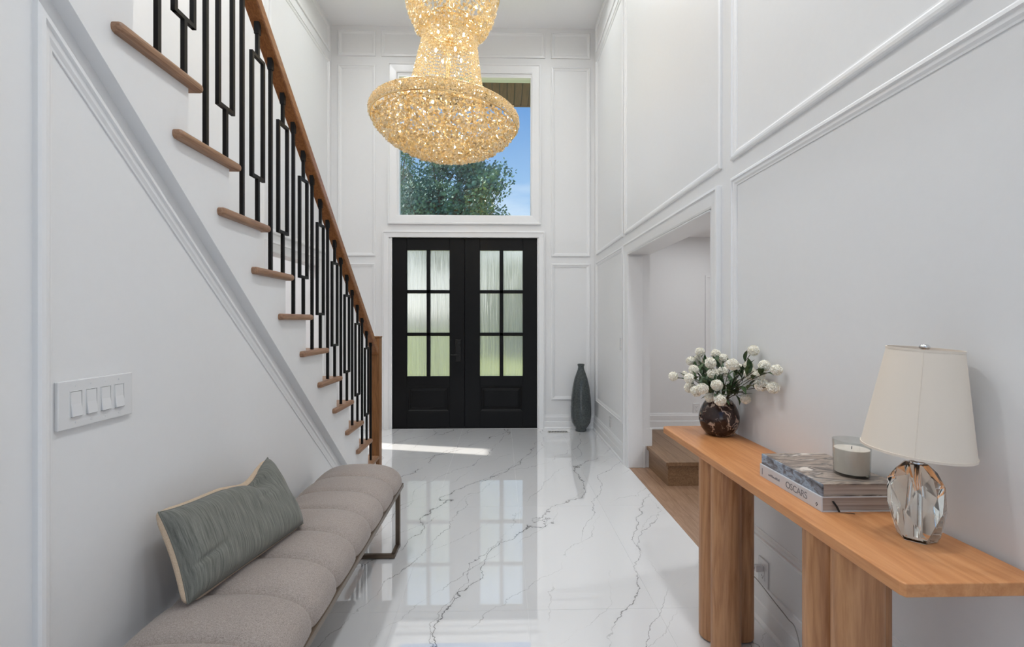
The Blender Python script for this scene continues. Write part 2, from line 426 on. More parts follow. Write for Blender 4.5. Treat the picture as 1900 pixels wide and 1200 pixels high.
# ------------------------------------------------------------------ ceiling
S(MB().box(XL - 0.2, XR + 0.2, YR - 0.1, YB + 0.2, ZC, ZC + 0.15).build('ceiling', 'ceil'), 'plain white two storey hall ceiling', 'ceiling')

# ------------------------------------------------------------------ back wall with window and door openings
WX0, WX1, WZ0, WZ1 = -1.302, 0.389, 2.676, 4.455
DX0, DX1, DZ1 = -1.376, 0.4575, 2.418
bw = MB()
for a in ((XL - 0.2, WX0, 0, ZC), (WX1, XR + 0.2, 0, ZC), (WX0, WX1, WZ1, ZC), (WX0, WX1, DZ1, WZ0)):
    x0, x1, z0, z1 = a
    if z0 == 0:
        if x1 == WX0: bw.box(x0, DX0, YB, YB + 0.16, 0, DZ1); bw.box(x0, x1, YB, YB + 0.16, DZ1, z1)
        else: bw.box(DX1, x1, YB, YB + 0.16, 0, DZ1); bw.box(x0, x1, YB, YB + 0.16, DZ1, z1)
    else: bw.box(x0, x1, YB, YB + 0.16, z0, z1)
wb = S(bw.build('wall_back', 'wall'), 'white panelled wall around the black double entrance doors', 'wall')
for x0, x1, r in ((-2.048, -1.578, 0), (-1.504, 0.553, 0), (0.635, 1.13, 0), (-2.048, -1.578, 1), (0.635, 1.13, 1), (-2.048, -1.578, 2), (0.635, 1.13, 2)):
    frame(rect(x0, x1, *ROWZ[r]), mB).build('panel_moulding', 'trim', wb)
CAS = [(0.0, 0.0), (0.0, 0.030), (0.014, 0.032), (0.020, 0.022), (0.085, 0.018), (0.096, 0.014), (0.096, 0.0)]
def casing_frame(u0, u1, v0, v1, w, mapf):
    pr = [(d * w / 0.096, h) for d, h in CAS]
    return frame(rect(u0, u1, v0, v1), mapf, pr)
S(casing_frame(-1.423, 0.499, 2.578, 4.60, 0.115, mB).build('trim_1', 'trim'), 'white casing framing the square upper window', 'trim')
def door_casing(u0, u1, vtop, w, mapf):
    """three sided casing: two legs and a head, each a mitred bar"""
    mb = MB()
    pr = [(d * w / 0.096, h) for d, h in CAS]; k = len(pr)
    pts = [((u0, 0.0), (1, 0)), ((u0, vtop), (1, -1)), ((u1, vtop), (-1, -1)), ((u1, 0.0), (-1, 0))]
    v = [mapf(p[0] + o[0] * d, p[1] + o[1] * d, h) for p, o in pts for d, h in pr]
    f = [(i * k + j, (i + 1) * k + j, (i + 1) * k + j + 1, i * k + j + 1) for i in range(3) for j in range(k - 1)]
    return mb.add(v, f)
S(door_casing(DX0 - 0.112, DX1 + 0.09, 2.487, 0.075, mB).build('trim_2', 'trim'), 'white casing framing the black double doors', 'trim')

# window 1 : white frame and pane
w1 = thing('window_1', (0, YB + 0.05, WZ0), 'square fixed window above the black doors showing sky and tree', 'window', None, 'structure')
mw = lambda u, v, h: (u, -h, v - WZ0)
fr = [(0.0, 0.05), (0.0, -0.09), (0.018, -0.09), (0.018, 0.05)]
frame(rect(WX0, WX1, WZ0, WZ1), mw, [(0.0, 0.048), (0.016, 0.048), (0.016, -0.03), (0.0, -0.03)]).build('window_frame', 'trim', w1)
MB().box(WX0 + 0.01, WX1 - 0.01, 0.0, 0.006, 0.01, WZ1 - WZ0 - 0.01).build('pane', 'pane', w1)

# ------------------------------------------------------------------ black double doors
YD = YB + 0.022
def dpt(px, py): return onY(px, py, YD)
def door_leaf(name, x0, x1, gx, gy, mx, my, px_, label, handle):
    """gx, gy: glass extents; mx: vertical muntin; my: horizontal muntins; all in metres"""
    t = thing(name, (x0, YD, 0), label, 'door', None, 'structure')
    def part(nm, a, b, z0, z1, y0=0.0, y1=0.045, mat='door', w=0.003):
        return bev(MB().box(a - x0, b - x0, y0, y1, z0, z1).build(nm, mat, t), w, 1)
    part('stile', x0, gx[0], 0.012, DZ1 - 0.004); part('stile', gx[1], x1, 0.012, DZ1 - 0.004)
    part('top_rail', gx[0], gx[1], gy[1], DZ1 - 0.004); part('lock_rail', gx[0], gx[1], px_[3], gy[0]); part('bottom_rail', gx[0], gx[1], 0.012, px_[2])
    mwid = 0.0235
    part('muntin', mx - mwid, mx + mwid, gy[0], gy[1], 0.004, 0.04)
    for z in my: part('muntin', gx[0], gx[1], z - 0.021, z + 0.021, 0.004, 0.04)
    zz = [gy[0]] + list(my) + [gy[1]]
    for i in range(3):
        for a, b in ((gx[0], mx), (mx, gx[1])):
            MB().box(a - x0, b - x0, 0.019, 0.026, zz[i], zz[i + 1]).build('pane', 'rain', t)
    # raised panel with sloped border
    mp = lambda u, v, h: (u - x0, 0.014 - h, v)
    MB().box(gx[0] - x0, gx[1] - x0, 0.014, 0.04, px_[2], px_[3]).build('panel_field', 'door', t)
    frame(rect(px_[0], px_[1], px_[2], px_[3]), mp, [(0, 0.012), (0.012, 0.010), (0.03, -0.002), (0.034, 0.004), (0.06, 0.012), (0.062, 0.0)]).build('panel_moulding', 'door', t)
    part('raised_panel', px_[0] + 0.06, px_[1] - 0.06, px_[2] + 0.06, px_[3] - 0.06, 0.002, 0.02)
    if handle:
        part('astragal', x1 - 0.012, x1 + 0.022, 0.012, DZ1 - 0.004, 0.046, 0.056)
        h = bev(MB().box(-0.036, 0.036, -0.012, 0.0, -0.14, 0.14).build('handle_plate', 'blackmetal', t, loc=(handle[0] - x0, 0, handle[1])), 0.008, 2)
        MB().tube([(0, -0.012, 0.07), (0, -0.05, 0.07)], 0.024, 16).build('thumb_turn', 'blackmetal', h)
        MB().tube([(0, -0.01, -0.05), (0, -0.055, -0.05), (-0.04, -0.06, -0.05), (-0.09, -0.06, -0.05)], 0.010, 10).build('lever', 'blackmetal', h)
    return t
zg = (dpt(800, 698).z, dpt(800, 464).z); my = (dpt(800, 620).z, dpt(800, 541).z)
zp = (dpt(800, 764).z, dpt(800, 716).z)
XM = dpt(862, 600).x
def X_(p): return dpt(p, 600).x
door_leaf('door_1', DX0 + 0.003, XM - 0.002, (X_(755), X_(834)), zg, X_(794.8), my, (X_(755), X_(834), *zp), 'black entrance door leaf with a handle and six rain glass panes', (X_(850.5), dpt(850, 650).z))
door_leaf('door_2', XM + 0.002, DX1 - 0.003, (X_(890.5), X_(970)), zg, X_(930.5), my, (X_(890.5), X_(970), *zp), 'black entrance door leaf without a handle, nearer the grey floor vase', None)
S(MB().box(DX0, DX1, YB + 0.02, YB + 0.16, -0.01, 0.011).build('trim_3', 'blackmetal'), 'dark metal threshold under the black double doors', 'threshold')

# ------------------------------------------------------------------ right wall with cased opening
OY0, OY1, OZ = 2.567, 4.275, 1.987
WT = 0.195
rw = MB()
rw.box(XR, XR + WT, YR, OY0, 0, ZC); rw.box(XR, XR + WT, OY1, YB + 0.16, 0, ZC); rw.box(XR, XR + WT, OY0, OY1, OZ, ZC)
wr = S(rw.build('wall_right', 'wall'), 'white panelled wall beside the oak console table', 'wall')
for y0, y1, rows in ((4.46, 5.715, (0, 1, 2)), (2.459, 4.385, (0, 1)), (-0.6, 2.345, (0, 1, 2)), (YR + 0.1, -0.7, (0, 1, 2))):
    for r in rows:
        frame(rect(y0, y1, *ROWZ[r]), mR).build('panel_moulding', 'trim', wr)
S(door_casing(OY0 - 0.105, OY1 + 0.095, 2.083, 0.096, mR).build('trim_4', 'trim'), 'white casing round the opening behind the flowers', 'trim')
jb = MB(); jb.box(XR - 0.012, XR + 0.125, OY1 - 0.014, OY1, 0, OZ - 0.03); jb.box(XR - 0.012, XR + WT, OY0, OY0 + 0.012, 0, OZ); jb.box(XR - 0.012, XR + WT, OY0, OY1, OZ - 0.012, OZ)
S(bev(jb.build('trim_5', 'trim'), 0.003, 1), 'white jamb lining inside the opening to the side hall', 'trim')

BASE = [(0, 0), (0.030, 0.0), (0.030, 0.010), (0.020, 0.022), (0.018, 0.084), (0.013, 0.090), (0.013, 0.142), (0.009, 0.152), (0.006, 0.168), (0, 0.170)]
def baseboard(name, a, b, nrm, label, z=0.0):
    """profile swept from a to b (2D), standing off along nrm"""
    v = []; n = len(BASE)
    for p in (a, b):
        for d, h in BASE: v.append((p[0] + nrm[0] * d, p[1] + nrm[1] * d, z + h))
    f = [(i, (i + 1) % n, n + (i + 1) % n, n + i) for i in range(n)] + [tuple(range(n)), tuple(range(2 * n - 1, n - 1, -1))]
    return S(MB().add(v, f).build(name, 'trim'), label, 'baseboard')
baseboard('baseboard_right', (XR, YB), (XR, OY1 + 0.095), (-1, 0), 'white stepped baseboard between the floor vase corner and the opening')
baseboard('baseboard_console', (XR, OY0 - 0.105), (XR, YR), (-1, 0), 'white stepped baseboard running behind the console table')
baseboard('baseboard_back', (DX1 + 0.09, YB), (XR, YB), (0, -1), 'white stepped baseboard behind the floor vase')
baseboard('baseboard_corner', (XL, YB), (DX0 - 0.112, YB), (0, -1), 'white stepped baseboard between the doors and the stair foot')

# ------------------------------------------------------------------ side hall seen through the opening
YH = 4.95; XH = XR + WT
hw = MB(); hw.box(XH, 4.3, YH, YH + 0.1, 0, 2.6); hw.box(4.2, 4.3, 1.9, YH, 0, 2.6); hw.box(XH, 4.3, 1.8, 1.9, 0, 2.6)
wh = S(hw.build('wall_hall', 'wall'), 'plain white wall of the side hall beyond the opening', 'wall')
frame(rect(1.0, 2.1, 0.55, 1.85), lambda u, v, h: (u + 1.20, YH - h, v), [(0, 0), (0, 0.012), (0.02, 0.012), (0.02, 0)]).build('panel_moulding', 'trim', wh)
S(MB().box(XH - 0.02, 4.3, 1.8, YH + 0.1, 2.265, 2.4).build('ceiling_hall', 'ceil'), 'low white ceiling of the side hall', 'ceiling')
baseboard('baseboard_hall', (XH, YH), (4.2, YH), (0, -1), 'white baseboard on the raised landing of the side hall', 0.2)
S(MB().box(XR + 0.125, XH + 0.02, OY1 - 0.004, OY1 + 0.02, 0.2, 0.36).build('baseboard_jamb', 'trim'), 'short white baseboard block at the step beside the opening', 'baseboard')
S(MB().box(XR + 0.125, XR + 0.150, OY1 - 0.012, OY1, 0.0, 0.2).build('trim_6', 'trim'), 'small white skirt block at the foot of the opening', 'trim')
fh = S(MB().box(XR, 4.2, 1.9, YH, -0.12, -0.006).build('floor_hall', 'plankx'), 'light brown plank floor of the side hall', 'floor')
x = XR; k = 0
while x < 3.2:
    yy = 1.9 + (k % 3) * -0.45
    while yy < 4.35:
        a, b = max(yy, 1.9), min(yy + 1.3, 4.35)
        if b - a > 0.05: MB().box(x + 0.0008, x + 0.1292, a + 0.0008, b - 0.0008, -0.006, 0.0).build('plank', 'plank', fh)
        yy += 1.3
    x += 0.13; k += 1
st = S(MB().box(1.372, 4.2, 3.785, YH, 0, 0.17).build('floor_landing', 'plankx'), 'raised brown wood landing one step up in the side hall', 'landing')
x = 1.35
while x < 3.0:
    MB().box(x + 0.0008, x + 0.1292, 3.765, YH, 0.17, 0.20).build('plank', 'plankx', st); x += 0.13

# ------------------------------------------------------------------ left wall (behind the stair) with opening to the left room
LY0, LY1 = 4.32, 5.45
lw = MB(); lw.box(XL - 0.14, XL, YR, LY0, 0, ZC); lw.box(XL - 0.14, XL, LY1, YB + 0.16, 0, ZC); lw.box(XL - 0.14, XL, LY0, LY1, 2.0, ZC)
wl = S(lw.build('wall_left', 'wall'), 'tall white panelled wall behind the staircase', 'wall')
for y0, y1, rows in ((4.30, 5.77, (0, 1)), (1.9, 4.2, (0, 1)), (-0.6, 1.8, (0, 1))):
    for r in rows: frame(rect(y0, y1, *ROWZ[r]), mL).build('panel_moulding', 'trim', wl)
S(door_casing(LY0 - 0.095, LY1 + 0.095, 2.095, 0.096, mL).build('trim_7', 'trim'), 'white casing of the opening behind the stair foot', 'trim')
rr = MB()
XW = -4.6
sl = (5.70, 5.96, 1.80, 3.40)                       # narrow tall window slot in the far wall of the left room
rr.box(XW - 0.15, XW, 3.6, sl[0], 0, 3.6); rr.box(XW - 0.15, XW, sl[1], 7.2, 0, 3.6)
rr.box(XW - 0.15, XW, sl[0], sl[1], 0, sl[2]); rr.box(XW - 0.15, XW, sl[0], sl[1], sl[3], 3.6)
rr.box(XW, XL - 0.14, 3.5, 3.6, 0, 3.6); rr.box(XW, XL - 0.14, 7.1, 7.2, 0, 3.6)
rr.box(XL - 0.16, XL - 0.1, YB + 0.16, 7.2, 0, 3.6)
S(rr.build('wall_side_room', 'wall'), 'white walls of the side room behind the stair', 'wall')
S(MB().box(XW - 0.15, XL - 0.14, 3.5, 7.2, 3.5, 3.6).build('ceiling_side_room', 'ceil'), 'white ceiling of the side room behind the stair', 'ceiling')
S(MB().box(XW, XL - 0.1, 3.6, 7.1, -0.12, 0.0).build('floor_side_room', 'plank'), 'brown wood floor of the side room behind the stair', 'floor')

t = thing('ceiling_or_fill_light', (-3.3, 4.9, 3.5), 'downlight added as fill in the side room behind the stair', 'light')  # extra lamp added to brighten the dark side room
MB().lathe([(0.10, -0.001), (0.155, -0.001), (0.155, -0.006), (0.10, -0.010)], seg=32, close=True).build('trim_ring', 'plastic', t, smooth=True, angle=40)
MB().lathe([(0.0, -0.004), (0.10, -0.004)], seg=32).build('lens', 'led', t)
ld = bpy.data.lights.new('downlight', 'AREA'); ld.shape = 'DISK'; ld.size = 0.24; ld.energy = 40.0; ld.color = (0.97, 0.985, 1.0)
lo = bpy.data.objects.new('downlight_lamp', ld); col.objects.link(lo); lo.parent = t; lo.location = (0, 0, -0.02)

# ------------------------------------------------------------------ rear of the hall (behind the viewer): wall with a wide opening added to bring daylight in
re = MB(); re.box(XL - 0.2, -2.0, YR - 0.14, YR, 0, ZC); re.box(1.05, XR + 0.2, YR - 0.14, YR, 0, ZC); re.box(-2.0, 1.05, YR - 0.14, YR, 4.2, ZC)
S(re.build('wall_rear', 'wall'), 'white rear wall of the hall with a wide opening added for daylight', 'wall')

# ------------------------------------------------------------------ staircase
def zt(k): return 2.199 - (10 - k) * 0.2012
def yn(k): return 1.319 + (10 - k) * 0.2425
def yr(k): return yn(k) + 0.322
def skirt(Y): return 2.165 - 0.8605 * (Y - 1.193)
KMAX = 14
stair = thing('staircase', (-1.6, 4.1, 0), 'white staircase with brown wood treads and black iron balusters', 'staircase')
so = Vector(stair.location)
sb = MB()
mS = lambda u, v, d: (d - so.x, u - so.y, v - so.z)
for k in range(0, KMAX):
    a, b = yr(k + 1), yr(k); top = zt(k) - 0.03
    za, zb = max(skirt(a), 0), max(skirt(b), 0)
    y0s = 1.193 + 2.165 / 0.8605
    pts = [(a, za)] + ([(y0s, 0.0)] if a < y0s < b else []) + [(b, zb), (b, top), (a, top)]
    sb.prism(pts, mS, XL + 0.001, XS)
sb.build('stringer', 'wall', stair)
TL = 0.366
tm = MB().box(0, XE - XL - 0.002, 0, TL, -0.032, 0).mesh('tread', 'tread')
for k in range(0, KMAX):
    o = link('tread', tm, stair, (XL + 0.001 - so.x, yn(k) - so.y, zt(k))); bev(o, 0.013, 3)
XB = -1.10; BW = 0.0075
def zrail(Y): return 1.106 + 0.8455 * (4.008 - Y)
def bar(mb, y0, y1, z0, z1): return mb.box(-BW, BW, y0, y1, z0, z1)
HB = zrail(yn(5) + 0.19) - zt(5) + 0.012
pm = MB(); bar(pm, -BW, BW, 0, HB); 
pm.box(-0.0105, 0.0105, -0.0105, 0.0105, HB - 0.055, HB)
pm = pm.mesh('baluster', 'iron')
HL = zrail(yn(5) + 0.314) - zt(5) + 0.012
lm = MB(); bar(lm, -BW, BW, 0, 0.20); bar(lm, -BW, BW, 0.755, HL); lm.box(-0.0105, 0.0105, -0.0105, 0.0105, HL - 0.055, HL)
bar(lm, -0.055, -0.055 + 2 * BW, 0.20, 0.755); bar(lm, 0.055 - 2 * BW, 0.055, 0.20, 0.755)
bar(lm, -0.055, 0.055, 0.20, 0.20 + 2 * BW); bar(lm, -0.055, 0.055, 0.755 - 2 * BW, 0.755)
lm = lm.mesh('loop_baluster', 'iron')
for k in range(0, KMAX):
    for dy, me, nm in ((0.19, pm, 'baluster'), (0.314, lm, 'loop_baluster')):
        if k == 0 and nm == 'loop_baluster': continue
        link(nm, me, stair, (XB - so.x, yn(k) + dy - so.y, zt(k)))
YT = 0.45
hr = MB().prism([(4.06, zrail(4.06)), (4.06, zrail(4.06) + 0.066), (YT, zrail(YT) + 0.066), (YT, zrail(YT))], mS, XB - 0.033, XB + 0.033)
bev(hr.build('handrail', 'rail', stair), 0.006, 2)
nw = MB().box(-0.045, 0.045, 0, 0.084, 0, 1.212); nw.box(-0.049, 0.049, -0.004, 0.088, 1.212, 1.226)
bev(nw.build('newel_post', 'newel', stair, loc=(XB - 0.005 - so.x, 4.06 - so.y, 0)), 0.003, 1)

# wall under the stair
yk = 1.193 + 2.165 / 0.8605
us = MB().prism([(YR, 0), (yk, 0), (YR, skirt(YR))] if False else [(YR, 0.0), (yk, 0.0), (-0.05, skirt(-0.05)), (YR, skirt(-0.05))], lambda u, v, d: (d, u, v), XU - 0.12, XU)
wu = S(us.build('wall_stair', 'wall'), 'white wall under the staircase behind the bench', 'wall')
frame([(1.149, 0.285), (3.314, 0.285), (1.149, 2.137)], mU).build('panel_moulding', 'trim', wu)
frame(rect(-0.9, 1.05, 0.362, 2.085), mU).build('panel_moulding', 'trim', wu)
baseboard('baseboard_left', (XU, 3.60), (XU, YR), (1, 0), 'white stepped baseboard running behind the bench')

# ------------------------------------------------------------------ outside
S(MB().box(-40, 40, 7.3, 70, -0.6, -0.32).build('lawn', 'grass'), 'sunlit green front lawn seen through the door glass', 'lawn')
S(MB().box(-4.5, 3.5, YB + 0.16, 7.3, -0.35, -0.03).build('porch_floor', 'concrete'), 'grey concrete porch outside the entrance doors', 'porch')
so_ = S(MB().box(-4.0, 3.0, YB + 0.10, 6.72, 4.50, 4.62).build('porch_soffit', 'dark'), 'brown wooden plank soffit above the upper window', 'soffit')
x = -4.0
while x < 3.0:
    MB().box(x + 0.005, x + 0.097, YB + 0.17, 6.70, 4.474, 4.50).build('plank', 'soffit', so_); x += 0.102
MB().box(-4.0, 3.0, 6.70, 6.74, 4.47, 4.66).build('fascia', 'soffit', so_)

def tree(name, base, h, crown, nleaf, lsize, mat, label, seed, trunk_r=0.22):
    rnd = random.Random(seed)
    t = thing(name, base, label, 'tree')
    cx, cy_, cz, rx, ry, rz = crown
    tr = MB(); tr.tube([(0, 0, -0.4), (0.05, 0, h * 0.3), (cx * 0.3, cy_ * 0.3, h * 0.6), (cx * 0.6, cy_ * 0.6, h * 0.9)], [trunk_r, trunk_r * 0.85, trunk_r * 0.6, trunk_r * 0.25], 10)
    tr.build('trunk', 'bark', t, smooth=True)
    br = MB(); ends = []
    for i in range(46):
        a = rnd.uniform(0, 2 * math.pi); el = rnd.uniform(-0.5, 1.2)
        d = Vector((math.cos(a) * math.cos(el) * rx, math.sin(a) * math.cos(el) * ry, math.sin(el) * rz)) * rnd.uniform(0.6, 1.0)
        p0 = Vector((cx * 0.3, cy_ * 0.3, h * rnd.uniform(0.35, 0.8))); p2 = Vector((cx, cy_, cz)) + d
        p1 = p0.lerp(p2, 0.5) + Vector((rnd.uniform(-.3, .3), rnd.uniform(-.3, .3), rnd.uniform(0.0, .5)))
        br.tube([p0, p1, p2], [0.07, 0.04, 0.012], 5, False); ends.append((p0, p1, p2))
    br.build('branches', 'bark', t)
    lf = MB()
    clumps = []
    for p0, p1, p2 in ends:
        for q in range(4):
            clumps.append((p1.lerp(p2, rnd.uniform(0.2, 1.05)) + Vector((rnd.gauss(0, .22), rnd.gauss(0, .22), rnd.gauss(0, .2))), rnd.uniform(0.22, 0.5)))
    for i in range(nleaf):
        c, r = rnd.choice(clumps)
        dd = Vector((rnd.gauss(0, 1), rnd.gauss(0, 1), rnd.gauss(0, 0.8))).normalized() * (rnd.random() ** 0.4) * r * 1.15; p = c + dd
        n = Vector((rnd.gauss(0, 1), rnd.gauss(0, 1), rnd.gauss(0, 1))).normalized()
        a = n.orthogonal().normalized() * lsize * rnd.uniform(0.6, 1.2); b = n.cross(a) * 0.6
        lf.add([p - a, p + b, p + a, p - b], [(0, 1, 2, 3)])
    o = lf.build('foliage', mat, t, recalc=False); o['kind'] = 'stuff'
    return t
tree('broadleaf_tree', (-2.1, 14.5, -0.3), 6.2, (0.55, 0.0, 5.2, 2.1, 1.6, 1.75), 19000, 0.06, 'tree_leaf', 'leafy green tree seen through the upper window', 3)
tree('young_tree', (-5.0, 20.5, -0.3), 8.2, (0.2, 0.0, 7.0, 2.2, 1.6, 2.4), 12000, 0.06, 'tree_leaf', 'sparser yellow green tree beside the tall leafy tree', 11, 0.16)
def hedge(x0, x1, y0, y1, h, n, label, seed):
    rnd = random.Random(seed); t = thing('hedge', ((x0 + x1) / 2, y0, -0.32), label, 'hedge'); lf = MB(); o = Vector(t.location)
    cl = [(Vector((rnd.uniform(x0, x1), rnd.uniform(y0, y1), rnd.uniform(0, h * rnd.uniform(0.6, 1.0)))), rnd.uniform(0.2, 0.45)) for _ in range(170)]
    for i in range(n):
        c, r = rnd.choice(cl); p = c + Vector((rnd.gauss(0, r), rnd.gauss(0, r), rnd.gauss(0, r))) - Vector((o.x, o.y, 0)); p.z = max(p.z, 0.02)
        nn = Vector((rnd.gauss(0, 1), rnd.gauss(0, 1), rnd.gauss(0, 1))).normalized(); a = nn.orthogonal().normalized() * 0.13; b = nn.cross(a) * 0.6
        lf.add([p - a, p + b, p + a, p - b], [(0, 1, 2, 3)])
    f = lf.build('foliage', 'hedge_leaf', t, recalc=False); f['kind'] = 'stuff'
    sm = MB()
    for i in range(9):
        xx = x0 + (x1 - x0) * (i + 0.5) / 9 - o.x; sm.tube([(xx, 0.6, 0), (xx, 0.6, h * 0.6)], 0.04, 6)
    sm.build('stems', 'bark', t)
hedge(-1.4, 6.0, 22, 24, 5.2, 9000, 'tall pale green hedge beyond the front lawn', 5)

# ------------------------------------------------------------------ fill downlights added to light the hall (unseen, above the frame)
for lx, ly, lk in ((0.95, -0.9, 1.5), (0.95, 0.45, 1.45), (-1.6, 1.35, 1.6), (0.85, 1.9, 1.2), (-1.45, 2.4, 1.2), (0.75, 3.5, 0.65), (-1.45, 3.6, 0.65), (-1.45, 4.85, 0.5), (0.6, 4.85, 0.5)):
    t = thing('ceiling_or_fill_light', (lx, ly, ZC), 'round white downlight added out of view as fill in the hall ceiling', 'light', 'added fill downlights of the hall')
    MB().lathe([(0.10, -0.001), (0.155, -0.001), (0.155, -0.006), (0.10, -0.010)], seg=32, close=True).build('trim_ring', 'plastic', t, smooth=True, angle=40)
    MB().lathe([(0.0, -0.004), (0.10, -0.004)], seg=32).build('lens', 'led', t)
    ld = bpy.data.lights.new('downlight', 'AREA'); ld.shape = 'DISK'; ld.size = 0.24; ld.energy = FILL_W * lk; ld.color = (0.93, 0.97, 1.0); ld.spread = math.radians(155)
    lo = bpy.data.objects.new('downlight_lamp', ld); col.objects.link(lo); lo.parent = t; lo.location = (0, 0, -0.02)
t = thing('ceiling_or_fill_light', (1.96, 4.28, 2.265), 'small recessed spotlight in the side hall ceiling', 'light')
MB().lathe([(0.035, -0.001), (0.05, -0.001), (0.05, -0.005), (0.035, -0.008)], seg=24, close=True).build('trim_ring', 'plastic', t, smooth=True, angle=40)
MB().lathe([(0.0, -0.004), (0.035, -0.004)], seg=24).build('lens', 'led', t)
ld = bpy.data.lights.new('downlight', 'AREA'); ld.shape = 'DISK'; ld.size = 0.12; ld.energy = 3.0; ld.color = (0.95, 0.98, 1.0)
lo = bpy.data.objects.new('downlight_lamp', ld); col.objects.link(lo); lo.parent = t; lo.location = (0, 0, -0.02)

t = thing('ceiling_or_fill_light', (3.1, 3.1, 2.265), 'larger downlight added out of view as fill deeper inside the side hall', 'light')  # unseen lamp added to light the side hall wall more evenly
MB().lathe([(0.07, -0.001), (0.10, -0.001), (0.10, -0.005), (0.07, -0.008)], seg=24, close=True).build('trim_ring', 'plastic', t, smooth=True, angle=40)
MB().lathe([(0.0, -0.004), (0.07, -0.004)], seg=24).build('lens', 'led', t)
ld = bpy.data.lights.new('downlight', 'AREA'); ld.shape = 'DISK'; ld.size = 0.18; ld.energy = 20.0; ld.color = (0.95, 0.98, 1.0)
lo = bpy.data.objects.new('downlight_lamp', ld); col.objects.link(lo); lo.parent = t; lo.location = (0, 0, -0.02)

# ------------------------------------------------------------------ chandelier
def chandelier():
    YC = 3.30
    c0 = onY(826, 200, YC)
    rim = Vector((c0.x, YC, CAMZ + 0.4325 * YC))
    t = thing('chandelier', rim, 'large tiered gold crystal chandelier with a bowl shaped bottom', 'chandelier')
    t.rotation_euler = (0, math.radians(3.2), 0)
    rnd = random.Random(4)
    R = 0.515
    def beadring(mb, r, z, n, br, bh, jit=0.0, tdir=Vector((0, 0, 1)), ph=0.0):
        for i in range(n):
            a = 2 * math.pi * (i + ph) / n + rnd.gauss(0, jit * 0.02)
            rad = Vector((math.cos(a), math.sin(a), 0)); tan = Vector((-math.sin(a), math.cos(a), 0))
            g = rnd.uniform(0, math.pi / 2)
            u = rad * math.cos(g) + tan * math.sin(g); w = Vector((0, 0, 1)).cross(u)
            if jit:
                tt = Vector((rnd.gauss(0, jit), rnd.gauss(0, jit), 1)).normalized(); u = tt.orthogonal().normalized(); u = Matrix.Rotation(g, 3, tt) @ u; w = tt.cross(u)
            else: tt = Vector((0, 0, 1))
            p = rad * (r + rnd.gauss(0, jit * 0.008)) + Vector((0, 0, z + rnd.gauss(0, jit * 0.006)))
            s = rnd.uniform(0.85, 1.1)
            mb.octa(p, br * s, bh * s, (u, w, tt))
    # rim band : outer wall of tiny beads between two gold rings
    band = MB()
    for j in range(7):
        beadring(band, R + 0.006 * math.sin(j / 6 * math.pi), -0.030 + j * 0.0100, 230, 0.0085, 0.0085, 0.25, ph=j * 0.5)
    for j in range(3):
        beadring(band, R - 0.014 - j * 0.018, 0.032 + j * 0.003, 200, 0.0085, 0.0085, 0.25, ph=j * 0.5)
    o = band.build('rim_beads', 'beads', t, recalc=False); o['kind'] = 'stuff'
    for z, rr_, th in ((-0.036, R - 0.004, 0.006), (0.036, R - 0.006, 0.006), (-0.050, R - 0.03, 0.004)):
        MB().lathe([(rr_ + th * math.cos(a), z + th * math.sin(a)) for a in [2 * math.pi * i / 8 for i in range(8)]], seg=72, close=True).build('rim_ring', 'gold', t, smooth=True)
    # bottom bowl
    dome = MB(); sag = 0.205
    def dz(r): q = r / (R - 0.025); return -0.045 - sag * (1 - q ** 2.4) ** 0.75
    r = R - 0.028
    while r > 0.02:
        n = max(6, int(2 * math.pi * r / 0.023)); beadring(dome, r, dz(r), n, 0.0118, 0.015, 0.9, ph=rnd.random())
        n = max(5, int(2 * math.pi * r / 0.026)); beadring(dome, r * 0.97, dz(r) + 0.03, n, 0.013, 0.015, 0.6, ph=rnd.random())
        sl_ = (dz(r) - dz(max(r - 0.01, 0))) / 0.01
        r -= 0.0205 / math.sqrt(1 + sl_ * sl_)
    o = dome.build('bowl_crystals', 'beads', t, recalc=False); o['kind'] = 'stuff'
    # upper cone of strung beads
    neck = MB(); zt_ = 0.64; rb, rt = 0.285, 0.178
    nz = 25
    def nr(q): return rt + (rb - rt) * (1 - q) ** 1.1
    for j in range(nz):
        q = j / (nz - 1); rr_ = nr(q); n = 92
        beadring(neck, rr_, 0.05 + q * (zt_ - 0.05), n, 0.0086 * (0.6 + 0.5 * rr_ / rb), 0.0098, 0.10, ph=0.5 * (j % 2))
    o = neck.build('cone_crystals', 'beads', t, recalc=False); o['kind'] = 'stuff'
    for z, rr_ in ((zt_ + 0.01, rt), (zt_ + 0.045, rt - 0.008), (0.055, rb)):
        MB().lathe([(rr_ + 0.007 * math.cos(a), z + 0.007 * math.sin(a)) for a in [2 * math.pi * i / 8 for i in range(8)]], seg=48, close=True).build('cone_ring', 'gold', t, smooth=True)
    # small upper basket
    bas = MB(); z0, z1 = 0.585, 0.90; rmx = 0.318
    def bz(q): return rt + 0.012 + (rmx - rt - 0.012) * math.sin(min(q * 1.15, 1) * math.pi / 2) ** 0.8
    for j in range(15):
        q = j / 14; rr_ = bz(q); n = int(2 * math.pi * rr_ / 0.028)
        beadring(bas, rr_, z0 + q * (z1 - z0), n, 0.0125, 0.017, 0.5, ph=rnd.random())
        beadring(bas, rr_ * 0.93, z0 + 0.015 + q * (z1 - z0), int(n * 0.7), 0.013, 0.016, 0.6, ph=rnd.random())
    o = bas.build('basket_crystals', 'beads', t, recalc=False); o['kind'] = 'stuff'
    MB().lathe([(rmx + 0.012 + 0.022 * math.cos(a) * 0.5, z1 + 0.03 * math.sin(a)) for a in [2 * math.pi * i / 10 for i in range(10)]], seg=48, close=True).build('basket_ring', 'gold', t, smooth=True)
    # rod, spokes and canopy up to the ceiling
    top = (ZC - rim.z) / math.cos(math.radians(4.0)) - 0.02
